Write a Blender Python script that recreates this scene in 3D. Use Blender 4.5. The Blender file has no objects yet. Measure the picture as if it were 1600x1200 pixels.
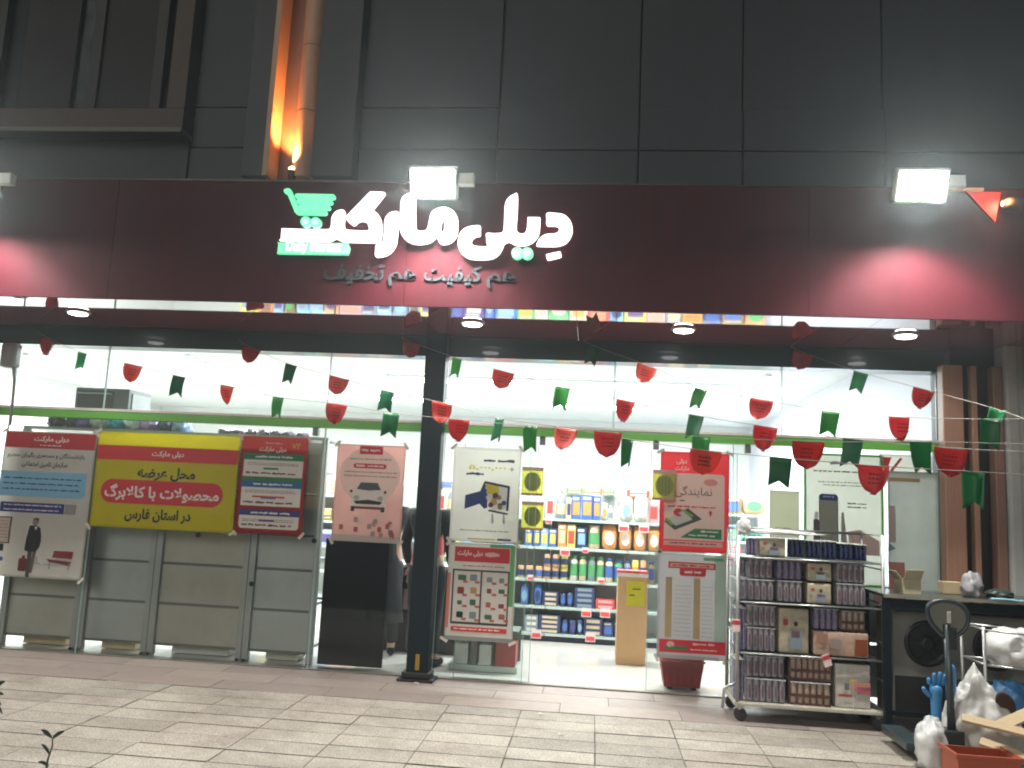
import bpy, bmesh, math, random, unicodedata
from math import radians as RAD, sin, cos, pi
from mathutils import Vector, Matrix, noise
from mathutils.geometry import tessellate_polygon
random.seed(7)
S = bpy.context.scene
COL = S.collection

# ------------------------------------------------------------------ camera
EYE = 1.5
FPX = 1340.0
YAW, PITCH, ROLL = RAD(5.75), RAD(8.0), RAD(2.73)
_r = Vector((cos(YAW), sin(YAW), 0)); _f = Vector((-sin(YAW), cos(YAW), 0)); _u = Vector((0, 0, 1))
FW = _f * cos(PITCH) + _u * sin(PITCH)
_u2 = _u * cos(PITCH) - _f * sin(PITCH)
RT = _r * cos(ROLL) + _u2 * sin(ROLL)
UP = _u2 * cos(ROLL) - _r * sin(ROLL)
cd = bpy.data.cameras.new('camera'); cam = bpy.data.objects.new('camera', cd); COL.objects.link(cam)
cd.sensor_width = 36; cd.lens = 36 * FPX / 1600; cd.clip_end = 2000; cd.clip_start = .05
cam.matrix_world = Matrix(((RT.x, UP.x, -FW.x, 0), (RT.y, UP.y, -FW.y, 0), (RT.z, UP.z, -FW.z, EYE), (0, 0, 0, 1)))
cd.dof.use_dof = True; cd.dof.focus_distance = 4.6; cd.dof.aperture_fstop = 5.0
S.camera = cam
def ray(x, y): return FW + RT * ((x - 800) / FPX) - UP * ((y - 600) / FPX)
def at(x, y, Y):                       # photo pixel -> point on the vertical plane at depth Y
    d = ray(x, y); return Vector((0, 0, EYE)) + d * (Y / d.y)
def onz(x, y, z=0.0):                  # photo pixel -> point on a level plane
    d = ray(x, y); return Vector((0, 0, EYE)) + d * ((z - EYE) / d.z)

# ------------------------------------------------------------------ sky, added street fill light, exposure
W = bpy.data.worlds.new('World'); S.world = W; W.use_nodes = True
nt = W.node_tree; bg = nt.nodes['Background']
sk = nt.nodes.new('ShaderNodeTexSky'); sk.sky_type = 'NISHITA'; sk.sun_disc = False
sk.sun_elevation = RAD(9); sk.sun_rotation = RAD(200); sk.ozone_density = 3.0
nt.links.new(sk.outputs[0], bg.inputs[0]); bg.inputs[1].default_value = 0.03
sl = bpy.data.lights.new('street_fill', 'SUN'); sl.energy = 0.8; sl.angle = RAD(25); sl.color = (1, .93, .85)  # added soft fill standing in for an unseen street light
so = bpy.data.objects.new('street_fill', sl); COL.objects.link(so); so.rotation_euler = (RAD(66), 0, RAD(-18))
S.view_settings.view_transform = 'Standard'; S.view_settings.look = 'None'
S.view_settings.exposure = 0.0; S.view_settings.gamma = 1.0; S.view_settings.use_curve_mapping = False
S.render.engine = 'CYCLES'
S.cycles.use_denoising = True; S.cycles.max_bounces = 7; S.cycles.diffuse_bounces = 3; S.cycles.glossy_bounces = 3
S.cycles.transparent_max_bounces = 16; S.cycles.transmission_bounces = 4; S.cycles.caustics_reflective = False
S.cycles.sample_clamp_indirect = 4.0; S.cycles.filter_width = 2.0; S.cycles.volume_bounces = 0

# ------------------------------------------------------------------ materials
MATS = {}
def srgb(h):
    h = h.lstrip('#'); v = [int(h[i:i+2], 16) / 255 for i in (0, 2, 4)]
    return tuple(c / 12.92 if c <= .04045 else ((c + .055) / 1.055) ** 2.4 for c in v)
def mat(name, col, rough=.55, metal=0.0, var=.12, scale=9.0, bump=.0, coat=0.0, spec=.5, trans=0.0, grain=None):
    if name in MATS: return MATS[name]
    if isinstance(col, str): col = srgb(col)
    m = bpy.data.materials.new(name); m.use_nodes = True; n = m.node_tree; b = n.nodes['Principled BSDF']
    b.inputs['Roughness'].default_value = rough; b.inputs['Metallic'].default_value = metal
    b.inputs['Coat Weight'].default_value = coat; b.inputs['Coat Roughness'].default_value = .04
    b.inputs['Specular IOR Level'].default_value = spec
    tc = n.nodes.new('ShaderNodeTexCoord'); mp = n.nodes.new('ShaderNodeMapping')
    n.links.new(tc.outputs['Object'], mp.inputs[0])
    if grain: mp.inputs['Scale'].default_value = grain
    ns = n.nodes.new('ShaderNodeTexNoise'); ns.inputs['Scale'].default_value = scale; ns.inputs['Detail'].default_value = 6
    ns.inputs['Roughness'].default_value = .65
    n.links.new(mp.outputs[0], ns.inputs[0])
    mx = n.nodes.new('ShaderNodeMix'); mx.data_type = 'RGBA'
    mx.inputs[6].default_value = (*[c * (1 - var * 2) for c in col], 1)
    mx.inputs[7].default_value = (*[min(1, c * (1 + var * 2)) for c in col], 1)
    n.links.new(ns.outputs[0], mx.inputs[0]); n.links.new(mx.outputs[2], b.inputs['Base Color'])
    rr = n.nodes.new('ShaderNodeMapRange'); rr.inputs[3].default_value = max(0, rough - .1); rr.inputs[4].default_value = min(1, rough + .1)
    n.links.new(ns.outputs[0], rr.inputs[0]); n.links.new(rr.outputs[0], b.inputs['Roughness'])
    if bump:
        bp = n.nodes.new('ShaderNodeBump'); bp.inputs['Strength'].default_value = bump; bp.inputs['Distance'].default_value = .01
        n.links.new(ns.outputs[0], bp.inputs['Height']); n.links.new(bp.outputs[0], b.inputs['Normal'])
    if trans: b.inputs['Transmission Weight'].default_value = trans
    MATS[name] = m; return m
def emis(name, col, st):
    if name in MATS: return MATS[name]
    m = bpy.data.materials.new(name); m.use_nodes = True; b = m.node_tree.nodes['Principled BSDF']
    b.inputs['Base Color'].default_value = (.6, .6, .6, 1)
    b.inputs['Emission Color'].default_value = (*col, 1); b.inputs['Emission Strength'].default_value = st
    MATS[name] = m; return m
def pane_mat(name, tint, refl):
    m = bpy.data.materials.new(name); m.use_nodes = True; n = m.node_tree; n.nodes.remove(n.nodes['Principled BSDF'])
    t = n.nodes.new('ShaderNodeBsdfTransparent'); t.inputs[0].default_value = (*tint, 1)
    g = n.nodes.new('ShaderNodeBsdfGlossy'); g.inputs['Roughness'].default_value = .015; g.inputs[0].default_value = (.9, .95, .95, 1)
    fr = n.nodes.new('ShaderNodeFresnel'); fr.inputs[0].default_value = refl
    ms = n.nodes.new('ShaderNodeMixShader'); o = n.nodes['Material Output']
    n.links.new(fr.outputs[0], ms.inputs[0]); n.links.new(t.outputs[0], ms.inputs[1]); n.links.new(g.outputs[0], ms.inputs[2])
    n.links.new(ms.outputs[0], o.inputs[0]); MATS[name] = m; return m
GLASS = pane_mat('clear_glass', (.965, .985, .98), 1.35)
FILM = mat('clear_film', (.62, .62, .6), .25, var=.2, scale=14, bump=.5)
def paint(hexcol, rough=.5, **k): return mat('paint_' + hexcol.strip('#'), hexcol, rough, **k)
def glow_through(m, f=.3):           # thin paper and cloth let light through
    if m.get('thin'): return m
    n = m.node_tree; b = n.nodes['Principled BSDF']; tl = n.nodes.new('ShaderNodeBsdfTranslucent'); ms = n.nodes.new('ShaderNodeMixShader'); ms.inputs[0].default_value = f
    n.links.new(b.inputs['Base Color'].links[0].from_socket, tl.inputs[0]); n.links.new(b.outputs[0], ms.inputs[1]); n.links.new(tl.outputs[0], ms.inputs[2]); n.links.new(ms.outputs[0], n.nodes['Material Output'].inputs[0])
    m['thin'] = 1; return m
def ink(hexcol): return glow_through(mat('print_' + hexcol.strip('#'), hexcol, .55, var=.04, scale=20))

# ------------------------------------------------------------------ mesh helpers
def box(bm, x0, x1, y0, y1, z0, z1, mi=0, bev=0.0):
    vs = [bm.verts.new(p) for p in ((x0,y0,z0),(x1,y0,z0),(x1,y1,z0),(x0,y1,z0),(x0,y0,z1),(x1,y0,z1),(x1,y1,z1),(x0,y1,z1))]
    fs = []
    for q in ((0,3,2,1),(4,5,6,7),(0,1,5,4),(1,2,6,5),(2,3,7,6),(3,0,4,7)):
        f = bm.faces.new([vs[i] for i in q]); f.material_index = mi; fs.append(f)
    if bev:
        es = list({e for f in fs for e in f.edges})
        bmesh.ops.bevel(bm, geom=es, offset=bev, segments=2, affect='EDGES', profile=.6)
    return vs
def frame_of(d):
    d = d.normalized(); a = Vector((0, 0, 1)) if abs(d.z) < .9 else Vector((1, 0, 0))
    u = d.cross(a).normalized(); return u, d.cross(u).normalized()
def tube(bm, pts, r, n=8, mi=0, cap=True):
    pts = [Vector(p) for p in pts]; rings = []
    rs = r if isinstance(r, (list, tuple)) else [r] * len(pts)
    u = None
    for i, p in enumerate(pts):
        d = (pts[min(i+1, len(pts)-1)] - pts[max(i-1, 0)]).normalized()
        if u is None: u, v = frame_of(d)
        else:
            u = (u - d * u.dot(d)).normalized(); v = d.cross(u)
        rings.append([bm.verts.new(p + (u * cos(2*pi*k/n) + v * sin(2*pi*k/n)) * rs[i]) for k in range(n)])
    for a, b in zip(rings, rings[1:]):
        for k in range(n):
            f = bm.faces.new((a[k], a[(k+1) % n], b[(k+1) % n], b[k])); f.material_index = mi; f.smooth = True
    if cap:
        for R in (rings[0][::-1], rings[-1]):
            f = bm.faces.new(R); f.material_index = mi
def lathe(bm, prof, c=(0, 0, 0), n=16, mi=0):
    rings = [[bm.verts.new((c[0] + r * cos(2*pi*k/n), c[1] + r * sin(2*pi*k/n), c[2] + z)) for k in range(n)] for r, z in prof]
    for a, b in zip(rings, rings[1:]):
        for k in range(n):
            f = bm.faces.new((a[k], a[(k+1) % n], b[(k+1) % n], b[k])); f.material_index = mi; f.smooth = True
    bm.faces.new(rings[0][::-1]).material_index = mi; bm.faces.new(rings[-1]).material_index = mi
def poly_slab(bm, loops, y0, y1, mi=0):
    """closed outline(s) [(x,z)...] in the facade plane, front at y0, back at y1"""
    P3 = [[Vector((x, 0, z)) for x, z in L] for L in loops]
    tri = tessellate_polygon(P3); flat = [v for L in P3 for v in L]
    F = [bm.verts.new((v.x, y0, v.z)) for v in flat]; B = [bm.verts.new((v.x, y1, v.z)) for v in flat]
    for t in tri:
        try:
            f = bm.faces.new([F[i] for i in t]); f.material_index = mi
            g = bm.faces.new([B[i] for i in t[::-1]]); g.material_index = mi
        except ValueError: pass
    o = 0
    for L in P3:
        n = len(L)
        for i in range(n):
            a, b = o + i, o + (i+1) % n
            try: bm.faces.new((F[a], F[b], B[b], B[a])).material_index = mi
            except ValueError: pass
        o += n
    bmesh.ops.recalc_face_normals(bm, faces=bm.faces[:])
def smooth_loop(pts, k=3, closed=True):
    out = []; n = len(pts)
    for i in range(n if closed else n - 1):
        p0, p1, p2, p3 = (pts[(i-1) % n], pts[i], pts[(i+1) % n], pts[(i+2) % n]) if closed else (pts[max(i-1, 0)], pts[i], pts[i+1], pts[min(i+2, n-1)])
        for j in range(k):
            t = j / k
            out.append(tuple(.5 * (2*b + (c-a)*t + (2*a-5*b+4*c-d)*t*t + (3*b-a-3*c+d)*t**3) for a, b, c, d in zip(p0, p1, p2, p3)))
    if not closed: out.append(pts[-1])
    return out
def new_obj(name, me, parent=None):
    o = bpy.data.objects.new(name, me); COL.objects.link(o)
    if parent: o.parent = parent
    return o
def mesh(name, bm, mats, parent=None, loc=None, recalc=False):
    if recalc: bmesh.ops.recalc_face_normals(bm, faces=bm.faces[:])
    me = bpy.data.meshes.new(name); bm.to_mesh(me); bm.free()
    for m in (mats if isinstance(mats, (list, tuple)) else [mats]): me.materials.append(m)
    o = new_obj(name, me, parent)
    if loc is not None: o.location = loc
    return o
def tag(o, label=None, cat=None, group=None, kind=None):
    if label: o['label'] = label
    if cat: o['category'] = cat
    if group: o['group'] = group
    if kind: o['kind'] = kind
    return o
def thing(name, label, cat, loc=(0, 0, 0), rz=0.0, group=None):
    o = bpy.data.objects.new(name, None); COL.objects.link(o); o.empty_display_size = .1
    o.location = loc; o.rotation_euler = (0, 0, rz); return tag(o, label, cat, group)
def bx(name, dims, m, parent=None, bev=0.0, kind=None, loc=None):
    bm = bmesh.new(); box(bm, *dims, bev=bev); o = mesh(name, bm, m, parent, loc)
    if kind: o['kind'] = kind
    return o
def tb(name, pts, r, m, parent=None, n=8):
    bm = bmesh.new(); tube(bm, pts, r, n); return mesh(name, bm, m, parent)
def copy_thing(root, loc, label, group=None):
    kids = list(root.children); r = root.copy(); COL.objects.link(r); r.location = loc; r['label'] = label
    if group: r['group'] = group
    for c in kids:
        d = c.copy(); COL.objects.link(d); d.parent = r
        for g in list(c.children):
            e = g.copy(); COL.objects.link(e); e.parent = d
    return r
ORD = ['first', 'second', 'third', 'fourth', 'fifth', 'sixth', 'seventh', 'eighth', 'ninth', 'tenth', 'eleventh', 'twelfth', 'thirteenth',
       'fourteenth', 'fifteenth', 'sixteenth', 'seventeenth', 'eighteenth', 'nineteenth', 'twentieth'] + [f'{i}th' for i in range(21, 60)]

# ------------------------------------------------------------------ Persian lettering from the built-in font
FORMS = {}
for cp in list(range(0xFB50, 0xFC00)) + list(range(0xFE70, 0xFEFD)):
    d = unicodedata.decomposition(chr(cp)).split()
    if len(d) == 2: FORMS.setdefault(int(d[1], 16), {})[d[0]] = cp
    elif len(d) == 3 and d[1] == '0644' and d[2] == '0627': FORMS.setdefault('la', {})[d[0]] = cp
def shape(s):
    toks = []; i = 0
    while i < len(s):
        if s[i] == '\u0644' and i + 1 < len(s) and s[i+1] == '\u0627': toks.append('la'); i += 2
        else: toks.append(ord(s[i])); i += 1
    out = []
    for i, t in enumerate(toks):
        f = FORMS.get(t)
        if not f: out.append(chr(t)); continue
        pv = i > 0 and toks[i-1] in FORMS and '<initial>' in FORMS[toks[i-1]] and toks[i-1] != 'la'
        nx = i + 1 < len(toks) and toks[i+1] in FORMS and '<initial>' in f and ('<final>' in FORMS[toks[i+1]])
        key = '<medial>' if pv and nx else '<final>' if pv else '<initial>' if nx else '<isolated>'
        out.append(chr(f.get(key, f.get('<isolated>'))))
    return ''.join(reversed(out))
def text_mesh(s, rtl=True, bold=0.0, res=2, ext=0.0):
    c = bpy.data.curves.new('lettering', 'FONT'); c.body = shape(s) if rtl else s; c.resolution_u = res; c.offset = bold; c.extrude = ext
    o = bpy.data.objects.new('lettering', c); COL.objects.link(o)
    me = bpy.data.meshes.new_from_object(o.evaluated_get(bpy.context.evaluated_depsgraph_get()))
    bpy.data.objects.remove(o); bpy.data.curves.remove(c); return me
def text(parent, s, x0, x1, zc, h, m, y, rtl=True, bold=0.0, res=2, ext=0.0, conform=None, name='lettering'):
    """lettering fitted between x0 and x1 (local), centred on height zc, h high, facing -y"""
    me = text_mesh(s, rtl, bold, res, ext)
    xs = [v.co.x for v in me.vertices]; ys = [v.co.y for v in me.vertices]
    a, b, c, d = min(xs), max(xs), min(ys), max(ys)
    for v in me.vertices:
        X = x0 + (v.co.x - a) / (b - a) * (x1 - x0); Z = zc + ((v.co.y - c) / (d - c) - .5) * h
        Yv = y - v.co.z
        if conform: Yv += conform(X, Z)
        v.co = (X, Yv, Z)
    me.materials.clear(); me.materials.append(m)
    return new_obj(name, me, parent)

# ------------------------------------------------------------------ ground
YG = 7.53           # glass line
XR = 2.86           # right end of the shop window
stone_l = mat('grey_terrazzo_slab', (.40, .385, .345), .8, var=.16, scale=7, bump=.25)
stone_v = [mat(f'grey_slab_tone_{k}', c, .8, var=.2, scale=s, bump=.3) for k, (c, s) in enumerate((((.325,.30,.265),9),((.36,.335,.295),6),((.29,.268,.24),12),((.335,.305,.275),15)))]
for m in stone_v:     # fine speckle of the stone
    n = m.node_tree; b = n.nodes['Principled BSDF']; src = b.inputs['Base Color'].links[0].from_socket
    v = n.nodes.new('ShaderNodeTexNoise'); v.inputs['Scale'].default_value = 85; v.inputs['Detail'].default_value = 3
    r = n.nodes.new('ShaderNodeValToRGB'); r.color_ramp.elements[0].position = .38; r.color_ramp.elements[0].color = (.62, .6, .58, 1)
    r.color_ramp.elements[1].position = .62; r.color_ramp.elements[1].color = (1.12, 1.12, 1.1, 1)
    mm = n.nodes.new('ShaderNodeMix'); mm.data_type = 'RGBA'; mm.blend_type = 'MULTIPLY'; mm.inputs[0].default_value = 1
    g = n.nodes.new('ShaderNodeNewGeometry'); n.links.new(g.outputs['Position'], v.inputs[0]); n.links.new(v.outputs[0], r.inputs[0])
    st = n.nodes.new('ShaderNodeTexNoise'); st.inputs['Scale'].default_value = 1.7; st.inputs['Detail'].default_value = 7; st.inputs['Roughness'].default_value = .7; n.links.new(g.outputs['Position'], st.inputs[0])
    sr = n.nodes.new('ShaderNodeValToRGB'); sr.color_ramp.elements[0].position = .36; sr.color_ramp.elements[0].color = (.76, .73, .70, 1); sr.color_ramp.elements[1].position = .56; sr.color_ramp.elements[1].color = (1.04, 1.03, 1.0, 1); n.links.new(st.outputs[0], sr.inputs[0])
    m2 = n.nodes.new('ShaderNodeMix'); m2.data_type = 'RGBA'; m2.blend_type = 'MULTIPLY'; m2.inputs[0].default_value = 1; n.links.new(src, m2.inputs[6]); n.links.new(sr.outputs[0], m2.inputs[7]); src = m2.outputs[2]
    n.links.new(src, mm.inputs[6]); n.links.new(r.outputs[0], mm.inputs[7]); n.links.new(mm.outputs[2], b.inputs['Base Color'])
joint = mat('dark_mortar_joint', (.085, .075, .065), .95, var=.25, scale=20, bump=.4)
bm = bmesh.new(); box(bm, -80, 80, -80, 7.5, -.3, -.012); ground = mesh('ground', bm, mat('street_asphalt', (.06, .06, .06), .9, bump=.3)); ground['kind'] = 'structure'
bm = bmesh.new(); box(bm, -8.4, 5.6, 3.35, 7.56, -.010, -.006); pav = mesh('pavement', bm, joint); pav['kind'] = 'structure'
variants = []
for k in range(4):
    b = bmesh.new(); box(b, .003, .537, .006, .244, -.0055, 0, bev=.003); me = bpy.data.meshes.new('paving_slab'); b.to_mesh(me); b.free()
    me.materials.append(stone_v[k]); variants.append(me)
for j in range(13):
    y0 = 6.61 - .25 * (j + 1)
    for i in range(-15, 8):
        o = new_obj('paving_slab', random.choice(variants), pav)
        o.location = (.06 + .54 * i + random.uniform(-.002, .002), y0, random.uniform(-.0015, .002))
        o.rotation_euler = (random.uniform(-.004, .004), random.uniform(-.003, .003), random.uniform(-.003, .003))
strip_m = [mat(f'brown_granite_{k}', c, .6, var=.2, scale=11, bump=.12) for k, c in enumerate(((.235,.19,.165), (.26,.215,.185), (.215,.175,.155)))]
strip = bx('threshold_strip', (-8.4, 5.6, 6.612, YG - .01, -.0055, -.0045), joint, kind='structure')
for r_, (ya, yb) in enumerate(((6.616, 6.91), (6.916, 7.21), (7.216, 7.51))):
    x = -8.3 + r_ * .37
    while x < 5.4:
        w = .9
        bx('granite_slab', (x, x + w - .005, ya, yb, -.004, .0 + random.uniform(0, .002)), random.choice(strip_m), strip, bev=.002)
        x += w

# ------------------------------------------------------------------ shop shell
white_wall = mat('white_emulsion', (.80, .82, .80), .7, var=.03)
X0 = -9.0; YB = 17.0; ZC = 3.2
bx('shop_floor', (X0, XR + .12, YG + .005, YB, -.05, .008), mat('glossy_cream_floor_tile', (.62, .60, .55), .14, var=.05, scale=3), kind='structure')
bx('shop_ceiling', (X0, XR + .12, YG + .14, YB, ZC, ZC + .12), mat('white_ceiling', (.74, .77, .77), .8, var=.02), kind='structure')
bx('wall_back', (X0 - .15, XR + .3, YB, YB + .15, 0, ZC + .12), white_wall, kind='structure')
bx('wall_left', (X0 - .15, X0, YG + .2, YB, 0, ZC + .12), white_wall, kind='structure')
bx('wall_right', (XR + .12, XR + .3, YG + .15, YB, 0, ZC + .12), mat('lilac_white_wall', (.70, .71, .80), .75, var=.03), kind='structure')

# building front above the shop
dark_clad = mat('grey_blue_cladding', (.016, .023, .029), .65, var=.28, scale=2.2, bump=.06, grain=(1.6, 1, .22))
UY = 7.0
fb = thing('upper_facade', 'dark grey panelled wall of the building above the red fascia', 'wall', (0, UY, 4.0))
bx('wall_backing', (-9.2, 6.2, .16, .5, 0, 5.2), mat('black_recess', (.008, .010, .012), .8), fb)
xs = [-3.70, -3.16, -2.16, -.93, .28, 1.15, 2.3, 3.5, 4.9, 6.2]; zs = [.02, .53, .91, 3.2, 5.2]
for a, b in zip(xs, xs[1:]):
    if a == -3.16: continue
    for c, d in zip(zs, zs[1:]):
        dep = .05 if c >= .91 and a > -1 else .0
        cp_ = bx('cladding_panel', (a + .007, b - .007, dep, dep + .1, c + .006, d - .006), dark_clad, fb, bev=.004); cp_.rotation_euler = (random.uniform(-.0015, .0015), 0, random.uniform(-.001, .001))
bx('cladding_panel', (-9.2, -3.715, 0, .1, .02, .60), dark_clad, fb, bev=.004)

pil = thing('pilaster', 'grey framed pilaster with a recessed channel lit orange from below', 'pilaster', (0, UY, 4.22))
pm = mat('grey_plaster', (.055, .06, .062), .75, var=.1, scale=5, bump=.1)
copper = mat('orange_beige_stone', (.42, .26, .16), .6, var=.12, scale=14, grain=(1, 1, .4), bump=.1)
bx('frame_board', (-3.15, -2.955, -.13, .12, 0, 5), pm, pil, bev=.006)
bx('frame_board', (-2.53, -2.165, -.13, .12, 0, 5), pm, pil, bev=.006)
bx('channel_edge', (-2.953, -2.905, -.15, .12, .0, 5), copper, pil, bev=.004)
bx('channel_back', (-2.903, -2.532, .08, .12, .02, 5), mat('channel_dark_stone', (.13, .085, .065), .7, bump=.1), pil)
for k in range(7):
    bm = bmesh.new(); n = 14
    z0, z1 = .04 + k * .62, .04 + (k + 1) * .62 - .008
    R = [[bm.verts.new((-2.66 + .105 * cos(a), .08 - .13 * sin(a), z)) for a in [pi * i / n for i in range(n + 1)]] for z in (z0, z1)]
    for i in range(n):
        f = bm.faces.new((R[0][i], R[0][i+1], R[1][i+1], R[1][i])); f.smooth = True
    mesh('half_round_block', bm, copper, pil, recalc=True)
ul = thing('uplight', 'small glowing orange spotlight at the foot of the channel', 'spotlight', (-2.735, UY - .02, 4.26))
bm = bmesh.new(); lathe(bm, [(.03, -.04), (.035, -.02), (.04, .05), (.034, .055)]); mesh('lamp_body', bm, paint('#202020'), ul)
bm = bmesh.new(); bmesh.ops.create_uvsphere(bm, u_segments=12, v_segments=8, radius=.028, matrix=Matrix.Translation((0, -.005, .06))); mesh('bulb', bm, emis('orange_bulb', (1, .62, .25), 22), ul)
def spot(name, loc, target, power, col, ang, blend, rad, parent=None):
    l = bpy.data.lights.new(name, 'SPOT'); l.energy = power; l.color = col; l.spot_size = RAD(ang); l.spot_blend = blend; l.shadow_soft_size = rad
    o = bpy.data.objects.new(name, l); COL.objects.link(o); o.location = loc
    o.rotation_euler = (Vector(target) - Vector(loc)).to_track_quat('-Z', 'Y').to_euler(); return o
spot('uplight_beam', (-2.735, UY - .05, 4.38), (-2.68, UY + .07, 6.2), 260, (1, .34, .09), 100, .8, .02)

# window with beige surround, upper left
wn = thing('upper_window', 'dark window with beige stone surround at the upper left', 'window', (0, UY, 4.6))
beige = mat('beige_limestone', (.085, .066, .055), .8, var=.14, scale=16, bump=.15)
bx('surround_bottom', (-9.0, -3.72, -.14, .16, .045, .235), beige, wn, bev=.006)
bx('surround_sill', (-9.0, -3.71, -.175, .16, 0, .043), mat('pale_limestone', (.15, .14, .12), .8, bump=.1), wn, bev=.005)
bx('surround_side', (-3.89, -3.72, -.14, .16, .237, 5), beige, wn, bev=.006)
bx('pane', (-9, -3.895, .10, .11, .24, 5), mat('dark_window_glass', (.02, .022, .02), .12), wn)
for x in (-7.6, -6.7, -5.7, -4.72, -4.1): bx('mullion', (x - .05, x + .05, .02, .09, .24, 5), paint('#090b0a', .6), wn, bev=.004)
for x in (-5.2, -4.42): bx('shutter_panel', (x - .26, x + .26, .055, .085, .26, 5), paint('#0f100f', .7), wn, bev=.004)

# ------------------------------------------------------------------ red fascia with lit letters
FY = 6.31; ZS = 2.968
red = mat('red_composite_panel', (.050, .004, .0085), .6, var=.2, scale=3.0, grain=(2.2, 1, .3), spec=.15)
fas = thing('fascia', 'long dark red sign board above the shop window', 'sign board', (0, FY, ZS))
bx('fascia_core', (-9.2, 6.2, .03, .67, .012, .975), paint('#1a1416'), fas)
for a, b in ((-9.2, -6.3), (-6.3, -3.9), (-3.9, -1.5), (-1.5, 1.52), (1.52, 3.95), (3.95, 6.2)):
    bx('fascia_panel', (a + .0015, b - .0015, 0, .028, 0, .985), red, fas, bev=.0015)
bx('top_flashing', (-9.2, 6.2, -.004, .66, .987, .997), paint('#2a2326', .4), fas)

# polished maroon soffit
gloss = mat('polished_maroon_panel', (.30, .05, .075), .03, var=.03, scale=2, coat=1.0, spec=.8)
gloss.node_tree.nodes['Principled BSDF'].inputs['IOR'].default_value = 1.75
gloss.node_tree.nodes['Principled BSDF'].inputs['Coat IOR'].default_value = 1.8
gloss.node_tree.nodes['Principled BSDF'].inputs['Roughness'].default_value = .03
gloss.node_tree.links.remove(gloss.node_tree.nodes['Principled BSDF'].inputs['Roughness'].links[0])
sf = thing('soffit', 'polished maroon soffit under the fascia mirroring the shop', 'soffit', (0, 0, ZS))
xx = [-9.2, -6.75, -4.35, -1.42, -.18, 2.05, 3.3, 6.2]
for a, b in zip(xx, xx[1:]): bx('soffit_panel', (a + .002, b - .002, FY + .03, 7.62, -.0, .04), gloss, sf)

# ------------------------------------------------------------------ shop front: beam, transom, glass, pillar
sfm = paint('#16201f', .45); black = mat('satin_black_steel', (.005, .010, .014), .5, var=.05, spec=.2)
ZT, ZB0, ZB1 = 2.785, 2.105, 2.175
bx('shop_beam', (-9.2, XR + .06, YG - .04, YG + .16, ZT, ZS - .002), mat('dark_green_black_metal', (.010, .042, .042), .35, var=.05, coat=.3), bev=.004)
tag(bpy.data.objects['shop_beam'], 'dark green-black beam above the shop window', 'beam')
tr = thing('door_track', 'bright green transom bar with white edge across the window', 'transom', (0, YG, ZB0))
bx('green_strip', (-9.0, XR, -.055, .055, 0, .07), mat('bright_green_paint', (.13, .45, .05), .4, var=.05), tr, bev=.004)
bx('white_edge', (-9.0, XR, -.062, .05, .071, .094), paint('#e6e2da', .4), tr, bev=.002)
for px in (848, 1025, 1168, 493):
    p = at(px, 690, YG); bx('glass_clamp', (p.x - .025, p.x + .025, -.03, .03, -.075, -.002), paint('#6d7270', .3), tr, bev=.004)

def glass_pane(name, label, x0, x1, z0, z1, y, cat='window pane', group=None):
    t = thing(name, label, cat, (x0, y, z0), group=group)
    bx('pane', (0, x1 - x0, 0, .008, 0, z1 - z0), GLASS, t)
    em = mat('glass_edge', (.30, .42, .39), .25, var=.05)
    bx('edge_strip', (-.004, .001, -.001, .009, 0, z1 - z0), em, t)
    bx('edge_strip', (x1 - x0 - .001, x1 - x0 + .004, -.001, .009, 0, z1 - z0), em, t)
    return t
PX0, PX1 = -1.52, -1.335
LX = [-9.0, -7.0, -5.46, -4.55, -2.42, PX0 - .005]
for i, (a, b) in enumerate(zip(LX, LX[1:])):
    glass_pane('window_pane', 'tall lower glass pane left of the pillar, %s from the left' % ORD[i], a + .006, b - .006, .0, ZB0, YG - .02, group='shop window panes')
    glass_pane('window_pane', 'glass pane above the green bar left of the pillar, %s from the left' % ORD[i], a + .006, b - .006, ZB1 + .02, ZT, YG - .02, group='shop window panes')
TX = [PX1 + .005, .15, 1.58, XR]
for i, (a, b) in enumerate(zip(TX, TX[1:])):
    glass_pane('window_pane', 'glass pane above the green bar right of the pillar, %s from the pillar' % ORD[i], a + .006, b - .006, ZB1 + .02, ZT, YG - .02, group='shop window panes')
glass_pane('window_pane', 'fixed glass pane between the pillar and the doorway', PX1 + .01, -.56, 0, ZB0, YG - .02)
glass_pane('sliding_door', 'open sliding glass door with the red and white posters', .49, 1.22, .012, ZB0 - .08, YG + .035, 'door')
glass_pane('window_pane', 'fixed glass pane behind the roll cage on the right', 1.18, XR - .01, 0, ZB0, YG - .02)
glass_pane('sliding_door', 'open sliding glass door parked behind the cart poster', -1.15, -.50, .012, ZB0 - .08, YG + .035, 'door')
bx('door_sill', (-9, XR, YG - .03, YG + .06, .0085, .0125), paint('#8a8780', .35), tr).location = (0, -YG, -ZB0)

pl = thing('pillar', 'square black pillar standing between window and doorway', 'pillar', ((PX0 + PX1) / 2, 7.42, 0))
bx('shaft', (-.092, .092, -.07, .095, .012, ZS - .002), black, pl, bev=.006)
bx('base_plate', (-.155, .15, -.125, .12, .0, .022), paint('#0b0c0d', .5), pl, bev=.004)
bx('base_collar', (-.125, .12, -.1, .1, .023, .075), paint('#0b0c0d', .5), pl, bev=.01)
bx('yellow_tape', (-.015, .02, -.074, -.0705, .09, .22), ink('#9c7c22'), pl)
bx('frame_post', (XR - .002, XR + .08, YG - .07, YG + .1, 0, ZT - .002), black, bev=.004)
tag(bpy.data.objects['frame_post'], 'black end post at the right edge of the shop window', 'post')

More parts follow.
